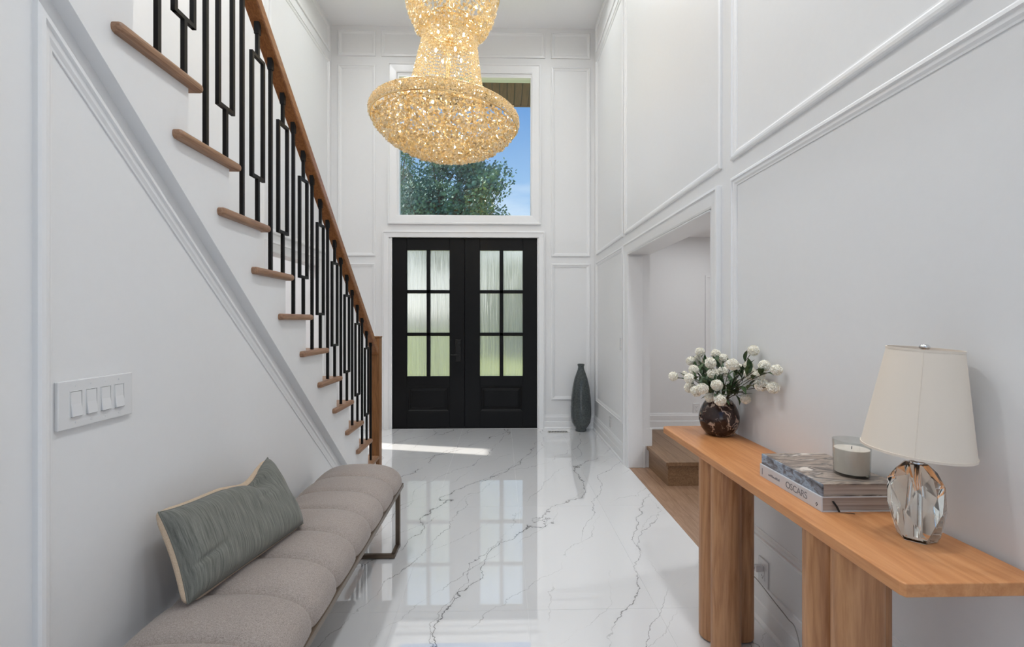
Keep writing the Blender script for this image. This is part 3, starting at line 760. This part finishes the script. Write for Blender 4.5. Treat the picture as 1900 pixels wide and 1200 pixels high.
    MB().lathe([(0.0, -0.2), (0.016, -0.19), (0.016, 0.05), (0.028, 0.08), (0.016, 0.12), (0.016, 0.5), (0.03, 0.56), (0.016, 0.62), (0.016, top), (0.0, top)], seg=16).build('center_rod', 'gold', t, smooth=True)
    for i in range(6):
        a = math.pi * i / 3
        MB().tube([(0, 0, 0.0), (R * math.cos(a), R * math.sin(a), 0.0)], 0.006, 6).build('spoke', 'gold', t)
        MB().tube([(0, 0, 0.88), (rmx * math.cos(a), rmx * math.sin(a), 0.88)], 0.005, 6).build('spoke', 'gold', t)
    MB().lathe([(0.0, top - 0.09), (0.05, top - 0.08), (0.14, top - 0.03), (0.16, top)], seg=32).build('canopy', 'gold', t, smooth=True)
    bm_ = MB().lathe([(0.0, -0.014), (0.006, -0.009), (0.008, 0.0), (0.006, 0.009), (0.0, 0.015)], seg=10).mesh('bulb', 'bulb', True)
    for n, rr_, z in ((10, 0.38, -0.05), (5, 0.16, -0.15), (5, 0.13, 0.22), (4, 0.10, 0.46), (7, 0.22, 0.74)):
        for i in range(n):
            a = 2 * math.pi * (i + 0.37) / n; link('bulb', bm_, t, (rr_ * math.cos(a), rr_ * math.sin(a), z))
chandelier()

# ------------------------------------------------------------------ bench
BX0, BX1, BYN, BYF = -1.085, -0.598, 1.055, 2.845
def bench():
    t = thing('bench', ((BX0 + BX1) / 2, (BYN + BYF) / 2, 0), 'long taupe channel tufted bench on bronze metal legs', 'bench')
    o = Vector(t.location); n = 8; w = (BYF - BYN) / n
    W = BX1 - BX0
    ch = MB(); NU, NV = 28, 14
    # cross-section along X: rounded front and back, crowned top
    def sec(u):
        a = math.pi * u                               # u 0..1 from front foot over the top to the back foot
        cx = math.cos(a); sx = math.sin(a)
        X = math.copysign(abs(cx) ** 0.74, cx) * W / 2
        Z = 0.372 + (abs(sx) ** 0.80) * 0.130
        return X, Z
    vs_ = []; fs = []
    for j in range(NV + 1):
        q = j / NV; pf = (1 - abs(2 * q - 1) ** 2.6)   # puff across the channel
        for i in range(NU + 1):
            X, Z = sec(i / NU)
            k = 0.90 + 0.10 * pf ** 0.5
            Zp = 0.372 + (Z - 0.372) * (0.83 + 0.17 * pf ** 0.5)
            Xp = X * (0.955 + 0.045 * pf ** 0.5)
            vs_.append((Xp, (q - 0.5) * w, Zp))
    for j in range(NV):
        for i in range(NU):
            a = j * (NU + 1) + i; fs.append((a, a + 1, a + NU + 2, a + NU + 1))
    fs.append(tuple(range(NU + 1))); fs.append(tuple(range((NV + 1) * (NU + 1) - 1, NV * (NU + 1) - 1, -1)))
    fs.append(tuple([j * (NU + 1) for j in range(NV + 1)] + [j * (NU + 1) + NU for j in range(NV, -1, -1)]))
    cm = MB().add(vs_, fs).mesh('channel', 'bench', True, 50)
    for i in range(n):
        link('channel', cm, t, (0, BYN + (i + 0.5) * w - o.y, 0))
    fr_ = MB(); fr_.box(-W / 2 + 0.012, W / 2 + 0.003, BYN - o.y, BYF - o.y, 0.344, 0.371)
    bev(fr_.build('base_frame', 'bronze', t), 0.003, 1)
    for sgn, ye in ((1, 2.80), (-1, BYN + 0.045)):
        yl = ye - o.y; lg = MB(); h = 0.347; q = 0.013
        for xs in (-W / 2 + 0.03, W / 2 - 0.022):
            lg.box(xs - q, xs + q, yl - q, yl + q, 0.0, h)
            lg.box(xs - q, xs + q, min(yl, yl - sgn * 0.13) , max(yl, yl - sgn * 0.13), 0.004, 0.024)
        lg.box(-W / 2 + 0.03 - q, W / 2 - 0.022 + q, yl - sgn * 0.13 - q, yl - sgn * 0.13 + q, 0.004, 0.024)
        ll = bev(lg.build('leg', 'bronze', t), 0.002, 1)
        for xs in (-W / 2 + 0.03, W / 2 - 0.03): MB().lathe([(0, 0.0), (0.011, 0.0), (0.011, 0.006), (0, 0.006)], (xs, yl - sgn * 0.12, 0), 12).build('glide', 'dark', ll)
bench()

# ------------------------------------------------------------------ lumbar pillow
def pillow():
    P0, P1 = Vector((-0.955, 1.415, 0.500)), Vector((-0.845, 1.965, 0.502))
    P3, P2 = Vector((-1.085, 1.475, 0.752)), Vector((-1.065, 2.11, 0.738))
    base = (P0 + P1) / 2
    t = thing('pillow', base, 'grey green lumbar pillow with tan back leaning on the bench', 'pillow')
    N, Mv = 64, 40; T = 0.075
    nrm = (P1 - P0).cross(P3 - P0).normalized()
    if nrm.x < 0: nrm = -nrm
    ud, vd = (P1 - P0).normalized(), (P3 - P0).normalized(); LU, LV = (P1 - P0).length, (P3 - P0).length
    def shape(u, v, side):
        # edges pulled in between the corners
        cu = u + 0.022 * (0.5 - u) * 2 * (1 - (2 * v - 1) ** 2)
        p = (P0 * (1 - cu) + P1 * cu) * (1 - v) + (P3 * (1 - cu) + P2 * cu) * v
        sagv = (0.030 * (1 - (2 * u - 1) ** 2) ** 0.8 + 0.040 * math.exp(-((u - 0.70) / 0.17) ** 2)) * v ** 3   # top edge dips between its ears
        p = p - vd * sagv
        e_ = min(u, 1 - u) * LU; g_ = min(v, 1 - v) * LV
        pr = ((1 - (2 * u - 1) ** 6) ** 0.5) * ((1 - (2 * v - 1) ** 4) ** 0.5)
        dent = 0.060 * math.exp(-(((u - 0.74 + 0.20 * (v - 0.8)) / 0.085) ** 2 + ((v - 0.86) / 0.15) ** 2))
        fold = 0.016 * math.exp(-(((u - 0.10) / 0.09) ** 2 + ((v - 0.30 - 0.25 * u) / 0.028) ** 2)) + 0.006 * math.exp(-(((u - 0.72) / 0.12) ** 2 + ((v - 0.62) / 0.03) ** 2))
        wr_ = 0.003 * math.sin(26 * u + 9 * v) * math.sin(9 * v + 5 * u) * pr
        if side > 0: return p + nrm * (0.018 + max(T * pr - dent - fold * pr, -0.006) + wr_) - base
        d_ = min(e_, g_); RR = 0.045
        if d_ >= RR: return p - nrm * 0.030 * pr - base
        f = 1 - d_ / RR
        out = 0.028 * math.sin(math.pi * f) * (1.0 if f > 0 else 0)
        dirv = Vector((0, 0, 0))
        if e_ < RR: dirv += ud * ((1 if u > 0.5 else -1) * (1 - e_ / RR))
        if g_ < RR: dirv += vd * ((1 if v > 0.5 else -0.2) * (1 - g_ / RR))
        if dirv.length > 0: dirv.normalize()
        return p + dirv * out - nrm * (0.030 * pr * (1 - f) - 0.018 * f) - base
    for side, nm, mt in ((1, 'front_cover', 'pillow'), (-1, 'back_cover', 'pillow_back')):
        mb = MB(); uvs = []
        for j in range(Mv + 1):
            for i in range(N + 1):
                mb.v.append(tuple(shape(i / N, j / Mv, side))); uvs.append((i / N, j / Mv))
        for j in range(Mv):
            for i in range(N):
                a = j * (N + 1) + i; q = (a, a + 1, a + N + 2, a + N + 1); mb.f.append(q if side > 0 else q[::-1])
        me = mb.mesh(nm, mt, True, recalc=False)
        ul = me.uv_layers.new(name='UVMap')
        for lp in me.loops: ul.data[lp.index].uv = uvs[lp.vertex_index]
        link(nm, me, t)
    edge = [shape(i / N, 0, 1) for i in range(N + 1)] + [shape(1, j / Mv, 1) for j in range(1, Mv + 1)] + [shape(1 - i / N, 1, 1) for i in range(1, N + 1)] + [shape(0, 1 - j / Mv, 1) for j in range(1, Mv + 1)]
    MB().tube(edge, 0.0025, 6).build('seam', 'pillow', t, smooth=True)
pillow()

# ------------------------------------------------------------------ light switch plate with four rockers
def wallplate(name, loc, rz, w, h, label, cat, n=0, kind='rocker', depth=0.006):
    """local x along the wall, -y out of the wall"""
    t = thing(name, loc, label, cat, rz=rz)
    bev(MB().box(-w / 2, w / 2, -depth, 0, -h / 2, h / 2).build('plate', 'plastic', t), 0.003, 2)
    for i in range(n):
        xx = (i - (n - 1) / 2) * 0.046
        if kind == 'rocker':
            frame(rect(xx - 0.0185, xx + 0.0185, -0.0355, 0.0355), lambda u, v, h: (u, -depth - h, v), [(0, 0), (0.0004, 0.0014), (0.0016, 0.0014), (0.0019, -0.002)]).build('rocker_frame', 'plastic', t)
            MB().box(xx - 0.0168, xx + 0.0168, -depth - 0.0002, -depth + 0.001, -0.0338, 0.0338).build('rocker_gap', 'gap', t)
            r = MB().prism([(-0.0325, 0.0065), (0.0, 0.0020), (0.0325, 0.0010), (0.0325, -0.002), (-0.0325, -0.002)], lambda u, v, d: (d, -depth - v, u), xx - 0.0152, xx + 0.0152)
            bev(r.build('rocker', 'plastic', t), 0.001, 1)
            for s_ in (-1, 1): MB().lathe([(0, 0), (0.003, 0), (0.003, 0.001), (0, 0.0012)], seg=10).build('screw', 'plastic', t, loc=(xx, -depth, s_ * 0.0485)).rotation_euler = (math.pi / 2, 0, 0)
        else:
            b = MB().box(xx - 0.0165, xx + 0.0165, -depth - 0.002, -depth + 0.001, -0.034, 0.034).build('socket', 'plastic', t); bev(b, 0.001, 1)
            for zz_ in (-0.019, 0.019):
                d_ = MB()
                for dx in (-0.006, 0.006): d_.box(xx + dx - 0.001, xx + dx + 0.001, -depth - 0.0026, -depth - 0.0015, zz_ - 0.001, zz_ + 0.007)
                d_.box(xx - 0.002, xx + 0.002, -depth - 0.0026, -depth - 0.0015, zz_ - 0.009, zz_ - 0.005)
                d_.build('slots', 'dark', t)
    return t
wallplate('switch_plate', (XU, 1.321, 1.138), math.pi / 2, 0.238, 0.127, 'white four gang rocker switch plate on the wall under the stair', 'switch', 4, depth=0.011)
wallplate('switch_plate', (XR, 4.555, 1.13), -math.pi / 2, 0.078, 0.12, 'single white switch plate beside the cased opening', 'switch', 1)
oc = onX(1418, 1061, XR)
outlet = wallplate('outlet', (XR, oc.y, oc.z), -math.pi / 2, 0.075, 0.118, 'white wall outlet behind the console table', 'outlet', 1, 'socket', depth=0.007)
wallplate('outlet', (XR, onX(1133, 780, XR).y, 0.265), -math.pi / 2, 0.075, 0.118, 'white wall outlet low beside the grey floor vase', 'outlet', 1, 'socket')
oh = onY(1292, 758, YH)
wallplate('outlet', (oh.x, YH, oh.z), 0, 0.075, 0.118, 'white wall outlet in the side hall behind the flower vase', 'outlet', 1, 'socket')

# ------------------------------------------------------------------ console table
TZ = 0.80; TX0, TX1, TY0, TY1 = 0.852, 1.165, 0.962, 2.445
def console():
    t = thing('console_table', ((TX0 + TX1) / 2, (TY0 + TY1) / 2, 0), 'oak console table with clustered round column legs', 'table')
    o = Vector(t.location)
    pts = [(TX0 + 0.006, TY0), (TX1, TY0), (TX1, TY1), (TX0 + 0.03, TY1), (TX0 + 0.008, TY1 - 0.008), (TX0, TY1 - 0.03), (TX0, TY0 + 0.012)]
    bev(MB().prism(pts, lambda u, v, d: (u - o.x, v - o.y, d), TZ - 0.030, TZ).build('table_top', 'oak_y', t), 0.0025, 2)
    r = 0.057
    cm = MB().lathe([(0, 0.003), (r - 0.006, 0.003), (r, 0.009), (r, TZ - 0.03), (0, TZ - 0.03)], seg=36).mesh('column', 'oak_z', True, 40)
    fm = MB().lathe([(0, 0), (r - 0.012, 0), (r - 0.012, 0.003), (0, 0.003)], seg=24).mesh('foot_pad', 'dark')
    for yb in (1.862, 1.167):
        for dx, dy in ((0.912, 0.0), (0.912, 0.1142), (1.0265, 0.1142)):
            c = link('column', cm, t, (dx - o.x, yb + dy - o.y, 0)); link('foot_pad', fm, c)
console()

# ------------------------------------------------------------------ flower vase and flowers
VC = onZ(1334, 806, TZ); VX, VY = VC.x, VC.y
def round_vase():
    t = thing('vase', (VX, VY, TZ), 'round dark brown marble vase holding white flowers', 'vase')
    pr = [(0, 0.0), (0.045, 0.0), (0.062, 0.008), (0.082, 0.035), (0.0925, 0.070), (0.0925, 0.095), (0.085, 0.125), (0.073, 0.150), (0.062, 0.166), (0.057, 0.172), (0.052, 0.172), (0.055, 0.16), (0.07, 0.13), (0.075, 0.09), (0.06, 0.03), (0, 0.02)]
    MB().lathe(pr, seg=48).build('body', 'vase', t, smooth=True)
round_vase()
def pompom_mesh():
    mb = MB(); n = 210; rnd = random.Random(2)
    R0 = 0.0175; seg = []
    mb.lathe([(0.0001, -R0), (R0 * 0.6, -R0 * 0.8), (R0, 0), (R0 * 0.6, R0 * 0.8), (0.0001, R0)], seg=10)
    for i in range(n):
        z = 1 - 2 * (i + 0.5) / n; a = i * 2.399963; r = math.sqrt(1 - z * z)
        d = Vector((r * math.cos(a), r * math.sin(a), z)); u = d.orthogonal().normalized(); u = Matrix.Rotation(rnd.uniform(0, 6.28), 3, d) @ u; w = d.cross(u)
        L = 0.0255 * rnd.uniform(0.93, 1.05); s_ = 0.0042
        mb.add([d * R0 * 0.8, d * L * 0.93 + u * s_, d * L + w * s_ * 0.6, d * L * 0.93 - u * s_, d * L * 0.88 - w * s_ * 0.7], [(0, 1, 2), (0, 2, 3), (1, 4, 3, 2), (0, 3, 4), (0, 4, 1)])
    return mb.mesh('bloom', 'petal', False)
def leaf_mesh():
    mb = MB(); n = 7
    for i in range(n):
        q = i / (n - 1); w = 0.0095 * math.sin(math.pi * q ** 0.8) + 0.0004; z = 0.012 * math.sin(q * 2.4)
        mb.v += [(-w, q * 0.062, z + w * 0.35), (0, q * 0.062, z), (w, q * 0.062, z + w * 0.35)]
    for i in range(n - 1):
        a = i * 3; mb.f += [(a, a + 1, a + 4, a + 3), (a + 1, a + 2, a + 5, a + 4)]
    return mb.mesh('leaf', 'leaf', True, recalc=False)
PM, LM = pompom_mesh(), leaf_mesh()
BL = [(430,180,45),(335,270,42),(400,250,35),(590,200,45),(665,240,42),(400,310,38),(365,360,48),(535,290,52),(320,445,50),(275,400,28),(320,540,48),(160,425,45),(390,575,52),(455,550,55),(560,395,52),(660,375,48),(600,515,55),(535,640,52),(632,665,57),(755,305,58),(825,355,55),(920,310,45),(940,400,60),(970,165,52),(1080,320,55),(1030,410,55),(1205,360,53),(1050,510,65),(1170,540,58),(890,655,48),(790,490,40),(490,270,40),(480,440,35),(620,290,40)]
def flowers():
    rnd = random.Random(9)
    mouth = Vector((VX, VY, TZ + 0.165))
    for bx, by, br in BL:
        px, py = 1220 + bx * 0.18336, 620 + by * 0.18336
        Y = VY + 0.45 * (0.0245 * FPX / (br * 0.18336) - VY); Y = min(max(Y, VY - 0.17), VY + 0.16)
        p = onY(px, py, Y)
        while p.x > 1.148: Y -= 0.01; p = onY(px, py, Y)
        s_ = 1.1 * br * 0.18336 * Y / FPX / 0.0255
        foot = mouth + Vector((rnd.uniform(-0.03, 0.03), rnd.uniform(-0.03, 0.03), -0.06))
        t = thing('pompom_flower', foot, 'white pompom flower on a dark stem in the brown vase', 'flower', 'white pompom flowers in the brown vase')
        e_ = p - foot
        lip = mouth - foot + Vector((0, 0, 0.012)) + Vector((e_.x, e_.y, 0)).normalized() * min(0.04, Vector((e_.x, e_.y)).length * 0.5)
        pts = [Vector((0, 0, 0)), lip]
        for q in (0.25, 0.5, 0.75, 1.0):
            m_ = lip.lerp(e_, q); m_.z += 0.022 * math.sin(q * math.pi); pts.append(m_)
        MB().tube(pts, 0.0016, 5).build('stem', 'stem', t)
        b = link('bloom', PM, t, e_); b.scale = (s_,) * 3; b.rotation_euler = (rnd.uniform(0, 6), rnd.uniform(0, 6), rnd.uniform(0, 6))
        for i in range(4):
            q = rnd.uniform(0.05, 0.80); a_ = lip.lerp(e_, q); a_.z += 0.022 * math.sin(q * math.pi)
            lf = link('leaf', LM, t, a_)
            dr = (e_ - lip).normalized() + Vector((rnd.gauss(0, 0.6), rnd.gauss(0, 0.6), rnd.gauss(0, 0.4)))
            if a_.x + foot.x + dr.normalized().x * 0.07 > 1.17: dr.x = -abs(dr.x)
            lf.rotation_mode = 'QUATERNION'; lf.rotation_quaternion = dr.to_track_quat('Y', 'Z')
            k = rnd.uniform(0.8, 1.4); lf.scale = (k, k, k)
flowers()

# ------------------------------------------------------------------ books
def book(name, x0, x1, y0, y1, z, h, cover, spine, label, title=None):
    t = thing(name, (x0, y0, z), label, 'book')
    L, W = y1 - y0, x1 - x0; c = 0.003
    MB().box(0.004, W, 0, L, 0, c).build('back_board', cover, t); MB().box(0.004, W, 0, L, h - c, h).build('front_board', cover, t)
    bev(MB().box(0, 0.005, 0, L, 0, h).build('spine', spine, t), 0.0015, 2)
    MB().box(0.006, W - 0.005, 0.003, L - 0.003, c, h - c).build('page_block', 'pages', t)
    if title:
        cu = bpy.data.curves.new('spine_title', 'FONT'); cu.body = title; cu.size = 0.030; cu.extrude = 0.0002; cu.align_x = 'CENTER'; cu.align_y = 'CENTER'; cu.space_character = 0.95
        tmp = bpy.data.objects.new('tmp', cu); col.objects.link(tmp)
        dg = bpy.context.evaluated_depsgraph_get(); me = bpy.data.meshes.new_from_object(tmp.evaluated_get(dg)); bpy.data.objects.remove(tmp)
        me.materials.clear(); me.materials.append(M['ink'])
        o = link('spine_title', me, t, (-0.0004, L * 0.36, h * 0.5)); o.rotation_euler = (math.pi / 2, 0, -math.pi / 2)
        rows = MB(); rnd = random.Random(1); yy = L * 0.83
        while yy > L * 0.64:
            w_ = rnd.choice((0.004, 0.006, 0.003, 0.005)); rows.box(-0.0005, 0.0, yy - w_, yy, h * 0.5 - 0.004, h * 0.5 + rnd.choice((0.001, 0.004))); yy -= w_ + 0.002
        rows.build('small_lettering', 'ink', t)
        MB().box(-0.0005, 0.0, L * 0.945, L * 0.955, h * 0.22, h * 0.72).build('spine_mark', 'ink', t)
        d_ = MB().prism([(0.0, 0.006), (0.005, 0), (0, -0.006), (-0.005, 0)], lambda u, v, d: (d, u, v), -0.0006, 0.0); d_.build('publisher_mark', 'dark', t, loc=(0, 0.02, h * 0.36))
        MB().prism([(0.0, 0.003), (0.0025, 0), (0, -0.003), (-0.0025, 0)], lambda u, v, d: (d, u, v), -0.0007, 0.0).build('publisher_mark', 'bookwhite', t, loc=(-0.0002, 0.02, h * 0.36))
        MB().add([(0.03, -0.0005, h * 0.72), (0.037, -0.0005, h * 0.72), (0.039, -0.004, h * 0.4), (0.046, -0.004, h * 0.4), (0.046, -0.006, 0.002), (0.053, -0.005, 0.002), (0.088, -0.014, 0.0012), (0.088, -0.018, 0.0012)],
                 [(0, 1, 3, 2), (2, 3, 5, 4), (4, 5, 6, 7)]).build('ribbon', 'ribbon', t)
    return t
b0 = onZ(1524, 950, TZ)
B1H, B2H = 0.0445, 0.036
BKX, BKY0 = b0.x, b0.y
book('book', BKX, 1.168, BKY0, BKY0 + 0.322, TZ, B1H, 'bookwhite', 'bookwhite', 'thick white spined book with large grey lettering under another book', 'OSCARS')
book('book', BKX + 0.004, 1.165, BKY0 + 0.002, BKY0 + 0.318, TZ + B1H, B2H, 'cover', 'spine', 'brown and grey photo covered book under the candle')

# ------------------------------------------------------------------ candle
def candle():
    zc = TZ + B1H + B2H
    p = onZ(1580, 880, zc)
    t = thing('candle', (p.x, p.y, zc), 'cream candle in a clear glass tumbler on the books', 'candle')
    MB().lathe([(0, 0), (0.045, 0), (0.0475, 0.003), (0.0505, 0.108), (0.0485, 0.108), (0.0455, 0.008), (0, 0.008)], seg=48).build('glass_jar', 'jar', t, smooth=True, angle=40)
    MB().lathe([(0, 0.009), (0.0445, 0.009), (0.0470, 0.078), (0.0465, 0.0815), (0.040, 0.080), (0, 0.079)], seg=40).build('wax', 'wax', t, smooth=True, angle=50)
    MB().tube([(0, 0, 0.078), (0.001, 0, 0.088)], 0.0011, 6).build('wick', 'dark', t)
    MB().lathe([(0, 0.0), (0.004, 0.0015), (0.0058, 0.0055), (0.004, 0.0095), (0, 0.011)], seg=14).build('glass_bead', 'crystal', t, smooth=True, loc=onZ(1609, 886, zc) - Vector((p.x, p.y, zc)))
candle()

# ------------------------------------------------------------------ table lamp
LP = onZ(1706, 998, TZ)
def lamp():
    lx, ly = min(LP.x, 1.066), LP.y
    t = thing('table_lamp', (lx, ly, TZ), 'table lamp with faceted crystal base and white tapered shade', 'lamp')
    rnd = random.Random(5); H = 0.193
    # faceted block: irregular rings joined by a hull
    bm = bmesh.new(); pts = []
    for z, r, n, ph in ((0.0, 0.040, 6, 0.2), (0.012, 0.045, 6, 0.2), (0.085, 0.0640, 6, 0.62), (0.140, 0.0600, 5, 0.1), (0.178, 0.042, 6, 0.5), (H, 0.022, 6, 0.3)):
        for i in range(n):
            a = 2 * math.pi * i / n + ph + rnd.uniform(-0.12, 0.12)
            pts.append(bm.verts.new((r * math.cos(a) * rnd.uniform(0.94, 1.05), r * math.sin(a) * rnd.uniform(0.94, 1.05), z + (rnd.uniform(-0.012, 0.012) if 0.05 < z < H - 0.01 else 0))))
    hull = bmesh.ops.convex_hull(bm, input=pts)
    bmesh.ops.delete(bm, geom=[g for g in hull['geom_interior'] if isinstance(g, bmesh.types.BMVert)], context='VERTS')
    bmesh.ops.dissolve_limit(bm, angle_limit=math.radians(7), verts=bm.verts[:], edges=bm.edges[:])
    bmesh.ops.recalc_face_normals(bm, faces=bm.faces[:])
    me = bpy.data.meshes.new('crystal_base'); bm.to_mesh(me); bm.free(); me.materials.append(M['crystal'])
    bev(link('crystal_base', me, t), 0.0022, 1)
    MB().lathe([(0, 0.012), (0.006, 0.012), (0.006, H - 0.004), (0, H - 0.004)], seg=20).build('inner_rod', 'chrome', t, smooth=True, angle=40)
    MB().lathe([(0, H - 0.002), (0.015, H - 0.002), (0.015, H + 0.004), (0.011, H + 0.006), (0.011, H + 0.05), (0, H + 0.05)], seg=24).build('neck', 'chrome', t, smooth=True, angle=40)
    zb, ztp, rb, rt = 0.226, 0.484, 0.1145, 0.0765
    MB().lathe([(rb, zb), (rt, ztp), (rt - 0.002, ztp), (rb - 0.002, zb)], seg=64, close=True).build('shade', 'shade', t, smooth=True, angle=40)
    for z, r in ((zb, rb), (ztp, rt)):
        MB().lathe([(r + 0.0008, z - 0.002), (r + 0.0012, z + 0.004), (r - 0.002, z + 0.004), (r - 0.002, z - 0.002)], seg=64, close=True).build('shade_trim', 'shade', t, smooth=True, angle=40)
    va = math.atan2(-ly, -lx)
    sm = MB(); ca, sa = math.cos(va - 0.02), math.sin(va - 0.02)
    sm.tube([(ca * (rb + 0.0002), sa * (rb + 0.0002), zb), (ca * (rt + 0.0002), sa * (rt + 0.0002), ztp)], 0.0007, 5); sm.build('shade_seam', 'shade', t)
    hp = MB()
    for a in (0.3, 0.3 + math.pi * 2 / 3, 0.3 + math.pi * 4 / 3): hp.tube([(0, 0, ztp - 0.006), (rt * math.cos(a), rt * math.sin(a), ztp - 0.006)], 0.0015, 5)
    hp.tube([(0, 0, H + 0.05), (0, 0, ztp)], 0.003, 8); hp.build('spider', 'chrome', t)
    MB().lathe([(0, ztp - 0.004), (0.006, ztp - 0.002), (0.0115, ztp + 0.005), (0.0115, ztp + 0.009), (0.007, ztp + 0.014), (0, ztp + 0.015)], seg=24).build('finial', 'chrome', t, smooth=True)
    ax = Vector((lx, ly, 0)).normalized(); piv = Vector((0, 0, zb + 0.03)); TM = Matrix.Translation(piv) @ Matrix.Rotation(math.radians(3.6), 4, ax) @ Matrix.Translation(-piv)
    for ch in t.children:
        if ch.name.split('.')[0] in ('shade', 'shade_trim', 'shade_seam', 'spider', 'finial'): ch.data.transform(TM)
    MB().lathe([(0, H + 0.05), (0.014, H + 0.055), (0.024, H + 0.10), (0.02, H + 0.125), (0, H + 0.135)], seg=20).build('bulb', 'plastic', t, smooth=True)
lamp()

# lamp cord from the outlet down the wall
def cord():
    y0, z0 = oc.y - 0.0, oc.z
    pl = tag(bev(MB().box(-0.034, 0.0, -0.012, 0.012, -0.014, 0.014).build('power_plug', 'plastic', loc=(XR - 0.0095, y0, z0 + 0.019)), 0.004, 2), 'clear plug pushed into the outlet behind the console table', 'plug')
    a = onX(1402, 1072, XR - 0.022); b_ = onX(1440, 1120, XR - 0.033); c_ = onX(1462, 1148, XR - 0.034); d_ = onX(1478, 1172, XR - 0.036)
    ps = [Vector((XR - 0.044, y0, z0 + 0.019)), Vector((XR - 0.056, y0 + 0.03, z0 - 0.0)), Vector((XR - 0.045, y0 + 0.06, z0 - 0.035)), a, b_, c_, d_, Vector((XR - 0.05, d_.y - 0.10, 0.004)), Vector((XR - 0.08, d_.y - 0.3, 0.004))]
    out = []
    for i in range(len(ps) - 1):
        p0, p1, p2, p3 = ps[max(i - 1, 0)], ps[i], ps[i + 1], ps[min(i + 2, len(ps) - 1)]
        for q in range(6):
            s_ = q / 6
            out.append(0.5 * ((2 * p1) + (p2 - p0) * s_ + (2 * p0 - 5 * p1 + 4 * p2 - p3) * s_ ** 2 + (3 * p1 - p0 - 3 * p2 + p3) * s_ ** 3))
    out.append(ps[-1])
    tag(MB().tube(out, 0.0022, 8).build('lamp_cord', plain('clear_cord', srgb(150, 148, 144), 0.3), smooth=True), 'thin grey cord hanging from the outlet behind the console', 'cord')
cord()

# ------------------------------------------------------------------ tall floor vase and floor register
fv = onZ(1078, 799, 0)
t = thing('floor_vase', (fv.x, fv.y, 0), 'tall smoky grey glass bottle vase standing in the corner', 'vase')
px2m = fv.y / FPX
prof = [(0, 0), (10.2, 0), (10.6, 2.5), (9.8, 5), (13, 9), (17.5, 17), (19, 28), (19, 45), (18, 62), (15.5, 82), (12, 98), (8.5, 108), (6.2, 114), (5.4, 119), (6.8, 123.5), (6.2, 124.5), (4.6, 122), (4.5, 116), (0, 110)]
MB().lathe([(r * px2m, z * px2m) for r, z in prof], seg=40).build('body', 'smoke', t, smooth=True)
va = onZ(1016, 800, 0); vb = onZ(1053, 800, 0)
t = thing('floor_register', ((va.x + vb.x) / 2, 5.665, 0), 'small metal floor register with dark slots beside the doors', 'vent')
w = 0.125
MB().box(-w, w, -0.05, 0.05, 0.0, 0.004).build('register_frame', 'metal_white', t)
for i in range(12):
    xx = -w + 0.02 + i * 0.0192
    MB().box(xx - 0.006, xx + 0.006, -0.034, 0.034, 0.0035, 0.0046).build('slot', 'dark', t)
